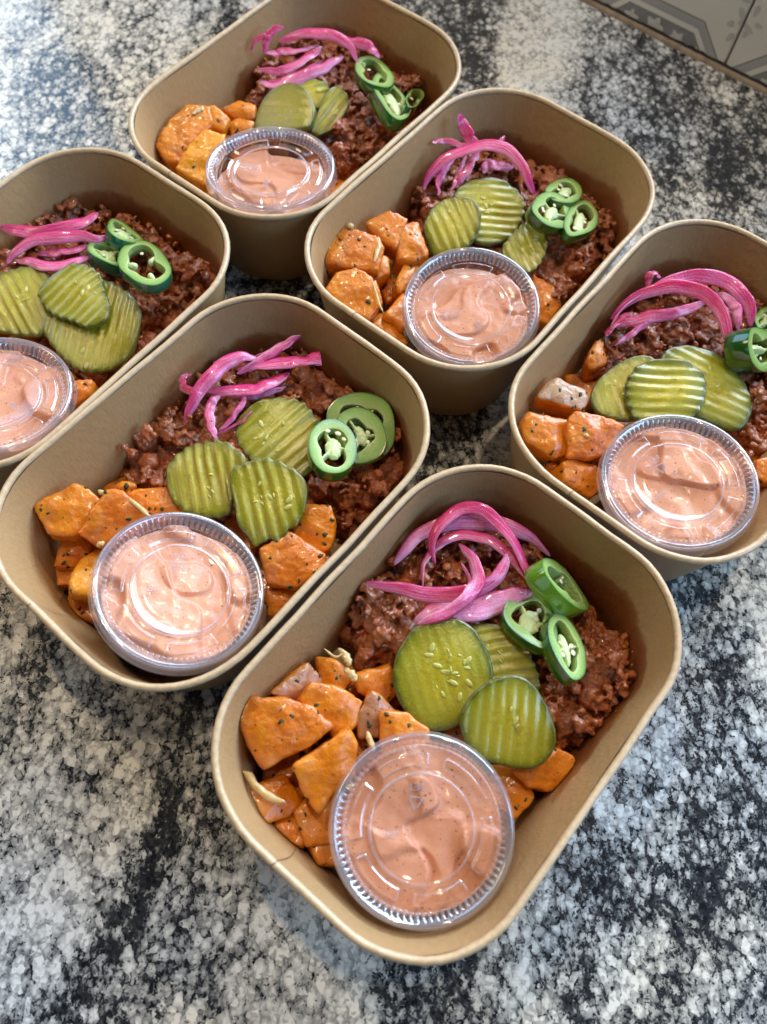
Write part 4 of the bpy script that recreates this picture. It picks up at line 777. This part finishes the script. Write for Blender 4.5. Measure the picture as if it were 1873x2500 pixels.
    for i in range(NR):
        r = 28.3*(i/(NR-1)) if i else 0.01
        for t in ts:
            x, y = r*math.cos(t), r*math.sin(t); z = min(sauce_h(x, y), -2.75 if r < 17.6 else (-3.95 if r < 27 else -4.5))
            k = (r/28.3); rr_ = min(r, 29.3+(z+4.5)*0.18-0.35); V.append((rr_*math.cos(t), rr_*math.sin(t), z))
    F = [q[::-1] for q in grid_faces(NR, NS)]
    base = len(V)
    for z, r in ((-depth*0.4-1, 27.4), (-depth+2.0, 23.2), (-depth+1.0, 15)): V += [(r*math.cos(t), r*math.sin(t), z) for t in ts]
    F += [q[::-1] for q in grid_faces(4, NS, base-NS)]
    F.append(tuple(range(len(V)-NS, len(V))))
    mk('sauce', T(V), F, M['sauce'], root)
for b in CUPS: make_cup(b)

# ================================================================== pickle slices
def polar(P2, n):
    C = catmull(P2, 400, True); a = np.unwrap(np.arctan2(C[:, 1], C[:, 0]))
    if a[-1] < a[0]: a = -a; a = np.arctan2(C[:, 1], C[:, 0]); C = C[::-1]; a = np.unwrap(np.arctan2(C[:, 1], C[:, 0]))
    r = np.hypot(C[:, 0], C[:, 1]); a0 = a[0]; th = np.linspace(0, 2*np.pi, n, endpoint=False)
    aa = (a-a0); o = np.argsort(aa); return th, np.interp((th-a0) % (2*np.pi), aa[o], r[o], period=2*np.pi)
SLABS = {b: [] for b in BOXES}                    # discs lying on the beef: (centre, normal, radius, thickness)
def ellipsoid(c, ax, sub=2):
    v, f = ico(sub); return np.asarray(c)+v[:, 0:1]*ax[0]+v[:, 1:2]*ax[1]+v[:, 2:3]*ax[2], f
def make_pickle(i, b, rd, amp, ns, P, lab):
    rp = random.Random(100+i); W = to_world(b, P); c = W.mean(0); n = newell(W)
    u = dir_world(b, rd); u = unit(u-n*(u@n)); v_ = np.cross(n, u)
    th, R = polar(np.column_stack([(W-c)@u, (W-c)@v_]), 120)
    TH = 3.0 if amp > 0.1 else 4.2; lam = rp.uniform(4.0, 4.6); ph = rp.uniform(0, 6); bend = rp.uniform(-0.0060, -0.0025); ba = rp.uniform(0, 3.1); sd = i*5.1
    R = R*(1+0.012*np.array([mn.noise(Vector((3*math.cos(t), 3*math.sin(t), sd))) for t in th]))
    if amp > 0.3: R = R+0.38*np.sin(2*np.pi*R*np.sin(th)/lam+ph)*np.abs(np.cos(th))**0.5
    def top(x, y, rho):
        s = x*math.cos(ba)+y*math.sin(ba)
        wv = math.sin(2*math.pi*y/lam+ph+1.3*mn.noise(Vector((x*0.05, y*0.05, sd)))); wv = math.copysign(abs(wv)**0.8, wv)
        return 0.8*amp*wv*(0.7+0.9*mn.noise(Vector((x*0.09, y*0.09, sd))))+bend*s*s+0.9*mn.noise(Vector((x*0.07, y*0.07, sd+7)))-0.25*(1-min(1, rho/0.3))*1.0
    rows = [r for r in np.linspace(0.04, 0.955, 24)]; V = []; A = []; N_ = len(th)
    for rho in rows:
        for t, R_ in zip(th, R): x, y = rho*R_*math.cos(t), rho*R_*math.sin(t); V.append((x, y, top(x, y, rho))); A.append(rho)
    for rho, dz, a in ((0.985, -0.22, 0.97), (1.0, -0.7, 1.0)):
        for t, R_ in zip(th, R): x, y = rho*R_*math.cos(t), rho*R_*math.sin(t); V.append((x, y, top(x*0.96, y*0.96, rho)+dz)); A.append(a)
    nt_ = len(rows)+2; V.append((0, 0, top(0, 0, 0))); A.append(0.0); cI = len(V)-1
    F = [q[::-1] for q in grid_faces(nt_, N_)][::1]; F = [q[::-1] for q in F]; F += [((j+1) % N_, j, cI) for j in range(N_)]
    F2 = []
    for q in F: F2.append(q)
    L2W = lambda V: c+np.asarray(V)[:, 0:1]*u+np.asarray(V)[:, 1:2]*v_+np.asarray(V)[:, 2:3]*n
    o0 = c-n*TH
    root = mk('pickle_slice', L2W(V), F2, M['pickle'], origin=o0, attrs={'rim': A}); tag(root, lab, 'pickle', 'pickle slices on the beef')
    # rind and under face
    V = []
    for rho, dz in ((1.0, -0.7), (1.004, -TH*0.5), (0.995, -TH+0.5), (0.97, -TH), (0.6, -TH), (0.2, -TH)):
        for t, R_ in zip(th, R): x, y = rho*R_*math.cos(t), rho*R_*math.sin(t); V.append((x, y, top(x*0.96, y*0.96, rho)+dz))
    F = grid_faces(6, N_); V.append((0, 0, -TH)); F += [(5*N_+j, 5*N_+(j+1) % N_, len(V)-1) for j in range(N_)]
    mk('rind', L2W(V), F, M['rind'], root)
    rm = R.mean()
    for k in range(ns):
        a = rp.gauss(ba, 1.0); q = rp.uniform(0.06, 0.58)*rm; x, y = q*math.cos(a), q*math.sin(a); l = rp.choice((0.9, 1.2, 1.5, 2.1)); d = a+rp.uniform(-1.1, 1.1)
        ax = [u*math.cos(d)*l+v_*math.sin(d)*l, (-u*math.sin(d)+v_*math.cos(d))*l*0.48, n*0.36]
        vv, ff = ellipsoid(c+u*x+v_*y+n*(top(x, y, q/rm)+0.02), ax, 2); mk('seed', vv, ff, M['pseed'], root)
    SLABS[b].append((c, n, R.mean(), TH+0.6, W))
for i, (b, rd, amp, ns, P, lab) in enumerate(PICKLES): make_pickle(i, b, rd, amp, ns, P, lab)

# ================================================================== jalapeno slices
def make_jalapeno(i, b, t_, kind, P, lab):
    rp = random.Random(300+i); W = to_world(b, P); c = W.mean(0); n = newell(W)
    u = W[np.argmax(((W-c)**2).sum(1))]-c; u = unit(u-n*(u@n)); v_ = np.cross(n, u)
    th, R = polar(np.column_stack([(W-c)@u, (W-c)@v_]), 72); N_ = 72; sd = i*3.7
    wall = min(4.6, R.mean()*0.36, R.min()*0.5)*(1.35 if ('large dark' in lab or 'yellowish' in lab) else 1.0)
    wl_ = wall*(1+0.22*np.cos(3*th+sd)+0.12*np.array([mn.noise(Vector((2*math.cos(t), 2*math.sin(t), sd))) for t in th]))
    L2W = lambda V: c+np.asarray(V)[:, 0:1]*u+np.asarray(V)[:, 1:2]*v_+np.asarray(V)[:, 2:3]*n
    def row(d, z): return [((R_-d*k)*math.cos(t), (R_-d*k)*math.sin(t), z) for t, R_, k in zip(th, R, wl_/wall)]
    lean = 0.0
    V = []
    for d, z in ((0.04, 0.0), (0.0, -0.12), (-0.08, -0.25*t_), (-0.22, -0.55*t_), (0.05, -t_+0.2), (0.3, -t_)): V += row(d, z)
    root_o = c-n*t_
    V2 = []; A = []
    for d, z, a in ((0.04, 0.0, 1.0), (0.35, 0.02, 0.86), (0.75, 0.04, 0.62), (wall*0.55, 0.05, 0.35), (wall-0.45, 0.03, 0.1), (wall-0.1, 0.0, 0.0), (wall, -0.14, 0.05), (wall+0.05, -0.6, 0.15), (wall+0.1, -0.5*t_, 0.2), (wall, -t_+0.3, 0.1), (0.3, -t_, 0.5)): V2 += row(d, z); A += [a]*N_
    root = mk('jalapeno_slice', L2W(V2), grid_faces(11, N_), M['jflesh'], origin=root_o, attrs={'rim': A}); tag(root, lab, 'jalapeno', 'jalapeno slices on the beef')
    skin = 'jskin_teal' if 'teal' in lab else ('jskin_lime' if 'yellow' in lab else 'jskin')
    mk('skin', L2W(V), [q[::-1] for q in grid_faces(6, N_)], M[skin], root)
    ri = R-wl_; parts = []; A0 = rp.uniform(0, 2)
    def blob(x, y, z, rx, ry, rz, a=0): 
        ca, sa = math.cos(a), math.sin(a); parts.append(ellipsoid((x, y, z), [np.array([ca, sa, 0])*rx, np.array([-sa, ca, 0])*ry, np.array([0, 0, 1])*rz], 2))
    def inner(a): return np.interp(a % (2*np.pi), th, ri, period=2*np.pi)
    zc = -0.45*t_; hz = 0.42*t_
    if kind in (1, 2, 3):
        blob(0, 0, zc, inner(0)*0.62, inner(1.57)*0.58, hz*1.05)
        for k in range(8): a = rp.uniform(0, 6.3); q = 0.42*inner(a); blob(q*math.cos(a), q*math.sin(a), zc+rp.uniform(-.3, .3)*hz+0.5, 0.9, 0.7, 0.8, a)
        for k in range(2 if kind == 2 else 3):
            a = A0+k*(math.pi if kind == 2 else 2.09)
            for q in np.linspace(0.3, 1.05, 6): blob(q*inner(a)*math.cos(a), q*inner(a)*math.sin(a), zc, 1.1, 0.75, hz*0.95, a)
    if kind == 4:
        for k in range(3):
            a = A0+k*2.09
            for q, s in ((0.62, 1.5), (0.8, 1.4), (1.0, 1.2)): blob(q*inner(a)*math.cos(a), q*inner(a)*math.sin(a), zc, s, s*1.05, hz, a)
    if kind == 0:
        for a in (A0, A0+2.6):
            for q in (0.85, 1.0): blob(q*inner(a)*math.cos(a), q*inner(a)*math.sin(a), zc, 1.2, 1.0, hz*0.9, a)
    if parts:
        v, f = join(parts); v, f, nn = remesh(v, f, 0.42, 2)
        v = v+nn*np.array([[0.22*nz(q, 0.9)] for q in v]); mk('pith', L2W(v), f, M['pith'], root)
    for k in range({0: 1, 1: 1, 2: 3, 3: 3, 4: 1}[kind]):
        a = rp.uniform(0, 6.3); q = rp.uniform(0.35, 0.85)*inner(a); d = rp.uniform(0, 3.1); l = rp.uniform(1.1, 1.5)
        if 'loose white seeds' in lab and k < 3: q = R.mean()*(0.45+0.1*k); a = -0.9+0.6*k
        ax = [(u*math.cos(d)+v_*math.sin(d))*l, (-u*math.sin(d)+v_*math.cos(d))*l*0.8, n*0.45]
        vv, ff = ellipsoid(c+u*q*math.cos(a)+v_*q*math.sin(a)+n*(0.25 if 'loose' in lab else -0.12*t_), ax, 2); mk('seed', vv, ff, M['jseed'], root)
    SLABS[b].append((c, n, R.mean(), t_+0.4, W))
for i, (b, t_, kind, P, lab) in enumerate(JALAPENOS): make_jalapeno(i, b, t_, kind, P, lab)

# ================================================================== onion strips
def frames(C, tw, ref=(0, -0.3, 1)):
    T = np.gradient(C, axis=0); T /= np.linalg.norm(T, axis=1)[:, None]; out = []
    for t in T:
        nn = np.array(ref)-t*(np.array(ref)@t); nn = unit(nn); bb = np.cross(t, nn); out.append((t, nn*math.cos(tw)+bb*math.sin(tw), bb*math.cos(tw)-nn*math.sin(tw)))
    return out
def make_onion(i, b, w_, tw, pale, P, lab):
    rp = random.Random(500+i); C = catmull(to_world(b, P), 56); C = C+np.array([[0.7*mn.noise(Vector((j*0.13, i*3.1, q))) for q in (1, 4, 8)] for j in range(56)]); Fr = frames(C, math.radians(tw*0.6)*rp.choice((1, 1, -1))); K = 8
    w_ *= 1.05; rp_c = rp.uniform(0.03, 0.10); V, AC, AL = [], [], []; n_ = len(C); th_ = 0.55+0.04*w_; sd = i*2.3; blunt = 'square' in lab
    for j in range(n_):
        t = j/(n_-1); tp = max(0.10, math.sin(math.pi*min(max(t, 0), 1))**0.5)
        if blunt and t > 0.5: tp = 1.0
        wj = w_*tp*(1+0.12*mn.noise(Vector((t*5, sd, 0)))); tj = th_*max(0.35, tp); cup = rp_c*w_*tp
        a = 0.95*mn.noise(Vector((t*2.6, sd, 7))); _, N0, B0 = Fr[j]; N1 = N0*math.cos(a)+B0*math.sin(a); B1 = B0*math.cos(a)-N0*math.sin(a)
        top_ = []; bot = []
        for s in np.linspace(-1, 1, K):
            base = C[j]+B1*s*wj/2-N1*cup*s*s; e = tj*0.5*(1-0.45*abs(s)**5); top_.append((base+N1*e, s)); bot.append((base-N1*e, s))
        for q, s in top_+bot[::-1]: V.append(q); AC.append(s*0.5+0.5); AL.append(t*8)
    W2 = 2*K; F = grid_faces(n_, W2); F = [q[::-1] for q in F]
    F += [tuple(range(W2)), tuple(range(len(V)-1, len(V)-W2-1, -1))]
    o = mk('onion_strip', V, F, M['onion'], attrs={'across': AC, 'along': AL, 'pale': [pale*0.8+0.1]*len(V)}); tag(o, lab, 'onion', 'pickled red onion strips')
for i, (b, w_, tw, pale, P, lab) in enumerate(ONIONS): make_onion(i, b, w_, tw, pale, P, lab)
ro = random.Random(77)                    # slimmer shreds tangled through each heap
for i, (b, w_, tw, pale, P, lab) in enumerate(ONIONS):
    if i % 2 or len(P) < 4: continue
    P = np.array(P); dx, dy = ro.uniform(-5, 5), ro.uniform(-5, 5); a = ro.uniform(-0.5, 0.5); c = P.mean(0); k0 = ro.choice((0, 1)); P = P[k0:k0+max(4, len(P)-2)]
    Q = c+np.column_stack([(P-c)[:, 0]*math.cos(a)-(P-c)[:, 1]*math.sin(a)+dx, (P-c)[:, 0]*math.sin(a)+(P-c)[:, 1]*math.cos(a)+dy, (P-c)[:, 2]*0.8-2.0])
    if max(inner_sd(*q) for q in Q) > -2: continue
    make_onion(60+i, b, w_*0.55, tw+40, min(1, pale+0.3), Q, 'slim pink onion shred tangled among wider strips in '+PHRASE[b])

# ================================================================== sweet potato chunks
def inpoly(x, y, P):
    r = False; j = len(P)-1
    for i in range(len(P)):
        if (P[i][1] > y) != (P[j][1] > y) and x < (P[j][0]-P[i][0])*(y-P[i][1])/(P[j][1]-P[i][1])+P[i][0]: r = not r
        j = i
    return r
def clampin(b, V, pad=0.3):
    x, y, a = BOXES[b]; c, s = math.cos(a), math.sin(a); V = V.copy()
    lx = c*(V[:, 0]-x)+s*(V[:, 1]-y); ly = -s*(V[:, 0]-x)+c*(V[:, 1]-y); V[:, 2] = np.maximum(V[:, 2], 2.3)
    for k in range(len(V)):
        for _ in range(3):
            d = inner_sd(lx[k], ly[k], V[k, 2])+pad
            if d > 0:
                q = math.hypot(lx[k]*0.55, ly[k]); lx[k] -= d*lx[k]*0.55/q*1.05; ly[k] -= d*ly[k]/q*1.05
            else: break
    V[:, 0] = x+c*lx-s*ly; V[:, 1] = y+s*lx+c*ly; return V
def make_potato(i, b, depth, kind, P, lab, group='sweet potato chunks'):
    rp = random.Random(700+i); W = to_world(b, P); n = newell(W); c = W.mean(0); k = len(W); W = c+(W-c)*1.12
    down = unit(-n*0.8+np.array([rp.uniform(-.15, .15), rp.uniform(-.15, .15), -0.35]))
    lo = c+(W-c)*rp.uniform(0.86, 0.98)+down*depth
    crown = c+n*rp.uniform(1.0, 2.4)
    ordr = list(range(k)); a = ((W[1]-W[0])[0]*(W[2]-W[0])[1]-(W[1]-W[0])[1]*(W[2]-W[0])[0])
    area2 = sum(W[j][0]*W[(j+1) % k][1]-W[(j+1) % k][0]*W[j][1] for j in range(k))
    if area2 < 0: W, lo = W[::-1], lo[::-1]
    V = np.vstack([W, lo, [crown], [lo.mean(0)]]); F = []
    for j in range(k):
        q = (j+1) % k; F += [(j, q, 2*k), (j+k, 2*k+1, q+k), (j, j+k, q+k), (j, q+k, q)]
    v, f, nn = remesh(V, F, 0.85, 12)
    sd = i*1.9; pe = np.clip(nn@n, 0, 1)
    dsp = np.array([1.0*mn.noise(Vector((q[0]*0.14, q[1]*0.14, q[2]*0.14+sd)))+0.32*mn.noise(Vector((q[0]*0.5, q[1]*0.5, q[2]*0.5+sd)))+(0.10 if kind != 3 else 0.28)*mn.noise(Vector((q[0]*1.3, q[1]*1.3, q[2]*1.3+sd))) for q in v])
    v = clampin(b, v+nn*dsp[:, None])
    o = mk('sweet_potato_chunk', v, f, M['pot%d' % kind], attrs={'peel': pe}); tag(o, lab, 'sweet potato', group)
    tops = np.where(nn[:, 2] > 0.25)[0]; parts = []
    for h in range(rp.randint(9, 14)+(4 if kind == 3 else 0)):
        q = rp.choice(list(tops)); m_ = nn[q]; u = unit(np.cross(m_, (0.3, 1, 0.2))); w2 = np.cross(m_, u); a = rp.uniform(0, 6.3); s = rp.choice((0.2, 0.25, 0.3, 0.35, 0.5, 0.9, 1.2))
        uu, ww = u*math.cos(a)+w2*math.sin(a), w2*math.cos(a)-u*math.sin(a); e, g = ico(1)
        wob = np.array([1+1.1*mn.noise(Vector((z[0]*2.2, z[1]*2.2, h*3.1+sd))) for z in e])[:, None]; e = e*wob
        parts.append((v[q]+e[:, 0:1]*uu*s+e[:, 1:2]*ww*s*rp.uniform(0.45, 0.95)+e[:, 2:3]*m_*0.10+m_*0.03, g))
    vv, ff = join(parts); tag(mk('herb_seasoning', vv, ff, M['herb'], o), kind='stuff')
for i, (b, dp, kind, P, lab) in enumerate(POTATOES): make_potato(i, b, dp, kind, P, lab)

def filler(b):
    rp = random.Random(40+b); got = []; c, nl = CUPS[b]; k = 0
    for _ in range(900):
        x, y = rp.uniform(-76, 14), rp.uniform(-50, 50)
        if inner_sd(x, y, 14) > -8.5 or math.hypot(x-(c[0]-nl[0]*25), y-(c[1]-nl[1]*25)) < 33.5 or inpoly(x, y, BEEF[b]): continue
        if any(math.hypot(x-p, y-q) < 17 for p, q in got): continue
        got.append((x, y)); a0 = rp.uniform(0, 6.3); m_ = rp.choice((4, 5, 5)); z = rp.uniform(15, 21); r = rp.uniform(8.5, 11)
        P = [(x+r*rp.uniform(.85, 1.1)*math.cos(a0+t*6.283/m_), y+r*rp.uniform(.85, 1.1)*math.sin(a0+t*6.283/m_), z+rp.uniform(-1, 1)) for t in range(m_)]
        make_potato(200+b*20+k, b, 12, rp.choice((0, 0, 3)), P, 'sweet potato chunk buried deep under the others in '+PHRASE[b], 'buried sweet potato chunks'); k += 1
for b in BOXES: filler(b)

# ================================================================== garlic and onion bits
def make_garlic(i, b, w_, P, lab):
    rp = random.Random(900+i); C = catmull(to_world(b, P), 22); Fr = frames(C, 0); V = []; K = 10; sd = i*4.4; n_ = len(C)
    for j in range(n_):
        t = j/(n_-1); r = w_*0.5*max(0.12, math.sin(math.pi*t)**0.45)
        for k in range(K):
            a = 2*math.pi*k/K; q = r*(1+0.5*mn.noise(Vector((t*6+math.cos(a), math.sin(a), sd)))); V.append(C[j]+Fr[j][2]*math.cos(a)*q+Fr[j][1]*math.sin(a)*q*0.7)
    F = [q[::-1] for q in grid_faces(n_, K)]+[tuple(range(K)), tuple(range(len(V)-1, len(V)-K-1, -1))]
    tag(mk('garlic_bit', V, F, M['garlic']), lab, 'garlic', 'garlic and onion bits on the potatoes')
for i, (b, w_, P, lab) in enumerate(GARLIC): make_garlic(i, b, w_, P, lab)

# ================================================================== ground beef
def pdist(x, y, P):
    best = 1e9
    for i in range(len(P)):
        ax, ay = P[i]; bx, by = P[(i+1) % len(P)]; dx, dy = bx-ax, by-ay; t = max(0, min(1, ((x-ax)*dx+(y-ay)*dy)/(dx*dx+dy*dy+1e-9))); best = min(best, math.hypot(ax+t*dx-x, ay+t*dy-y))
    return best
def make_beef(b):
    rp = random.Random(1300+b); poly = BEEF[b]; parts = []
    xs = [p[0] for p in poly]; ys = [p[1] for p in poly]; sd = b*9.7
    flat = []
    for c, n, R_, t_, W in SLABS[b]:
        a = BOXES[b][2]; x0, y0 = BOXES[b][:2]; ca, sa = math.cos(a), math.sin(a)
        L = [(ca*(q[0]-x0)+sa*(q[1]-y0), -sa*(q[0]-x0)+ca*(q[1]-y0)) for q in W]; lc = (ca*(c[0]-x0)+sa*(c[1]-y0), -sa*(c[0]-x0)+ca*(c[1]-y0), c[2]); ln = (ca*n[0]+sa*n[1], -sa*n[0]+ca*n[1], n[2])
        flat.append((L, lc, ln, t_))
    def ceil(x, y):
        z = 99
        for L, lc, ln, t_ in flat:
            if inpoly(x, y, L): z = min(z, lc[2]-((x-lc[0])*ln[0]+(y-lc[1])*ln[1])/ln[2]-t_/ln[2])
            elif pdist(x, y, L) < 2.0: z = min(z, lc[2]-((x-lc[0])*ln[0]+(y-lc[1])*ln[1])/ln[2]-t_*0.4)
        return z
    def ground(x, y):
        d = pdist(x, y, poly); e = min(1, d/9.0)
        return 21+8.5*e+7.5*mn.noise(Vector((x*0.05, y*0.05, sd)))+6.0*mn.noise(Vector((x*0.12, y*0.12, sd)))
    # under-mass: blobs on a grid, then crumbs in clumps over it
    for x in np.arange(min(xs)-2, max(xs)+2, 6.5):
        for y in np.arange(min(ys)-2, max(ys)+2, 6.5):
            if not inpoly(x, y, poly): continue
            g = min(ground(x, y), ceil(x, y))-6.2
            for z in np.arange(6, max(7, g), 6.0): 
                v, f = ellipsoid((x+rp.uniform(-1, 1), y+rp.uniform(-1, 1), min(z, g-1.5)), [np.array([5.6, 0, 0]), np.array([0, 5.6, 0]), np.array([0, 0, 5.0])], 1)
                parts.append((v, f))
    cnt = 0
    while cnt < 2600:
        x, y = rp.uniform(min(xs), max(xs)), rp.uniform(min(ys), max(ys))
        if not inpoly(x, y, poly): continue
        m_ = rp.randint(10, 26); R0 = rp.uniform(1.6, 4.6); g0 = ground(x, y)+rp.uniform(-2.5, 2.2)
        for _ in range(m_):
            xx, yy = x+rp.gauss(0, R0*0.7), y+rp.gauss(0, R0*0.7); r = rp.choice((0.6, 0.8, 0.9, 1.1, 1.4, 1.8)); z = g0+rp.uniform(-R0, R0)*0.55; cnt += 1
            z = min(z, ceil(xx, yy)-r)
            if z < 4: continue
            if inner_sd(xx, yy, z)+r*0.8 > 0:
                if inner_sd(xx*0.97, yy*0.96, z)+r*0.8 > 0: continue
                xx *= 0.97; yy *= 0.96
            v, f = ico(1); v = v*(r*np.array([rp.uniform(.6, 1.6), rp.uniform(.6, 1.6), rp.uniform(.6, 1.2)]))
            parts.append((v+np.array([xx, yy, z]), f))
    v, f = join(parts); v, f, nn = remesh(v, f, 0.70, 0)
    dsp = np.array([0.50*mn.noise(Vector((q[0]*0.6, q[1]*0.55, q[2]*0.55+sd)))+0.42*mn.noise(Vector((q[0]*1.1, q[1]*1.1, q[2]*1.1+sd))) for q in v]); v = v+nn*dsp[:, None]
    zc = np.maximum(v[:, 2], 2.4); v[:, 2] = zc
    lim = np.array([inner_sd(q[0], q[1], q[2]) for q in v]); k = lim > -0.2
    for j in np.where(k)[0]:
        for _ in range(4):
            d = inner_sd(v[j, 0], v[j, 1], v[j, 2])+0.25
            if d <= 0: break
            q = math.hypot(v[j, 0]*.55, v[j, 1]); v[j, 0] -= d*v[j, 0]*.55/q*1.05; v[j, 1] -= d*v[j, 1]/q*1.05
    o = mk('ground_beef', to_world(b, v), f, M['beef'])
    tag(o, 'saucy browned ground beef filling the far half of '+PHRASE[b], 'ground beef', None, 'stuff')
for b in BOXES: make_beef(b)
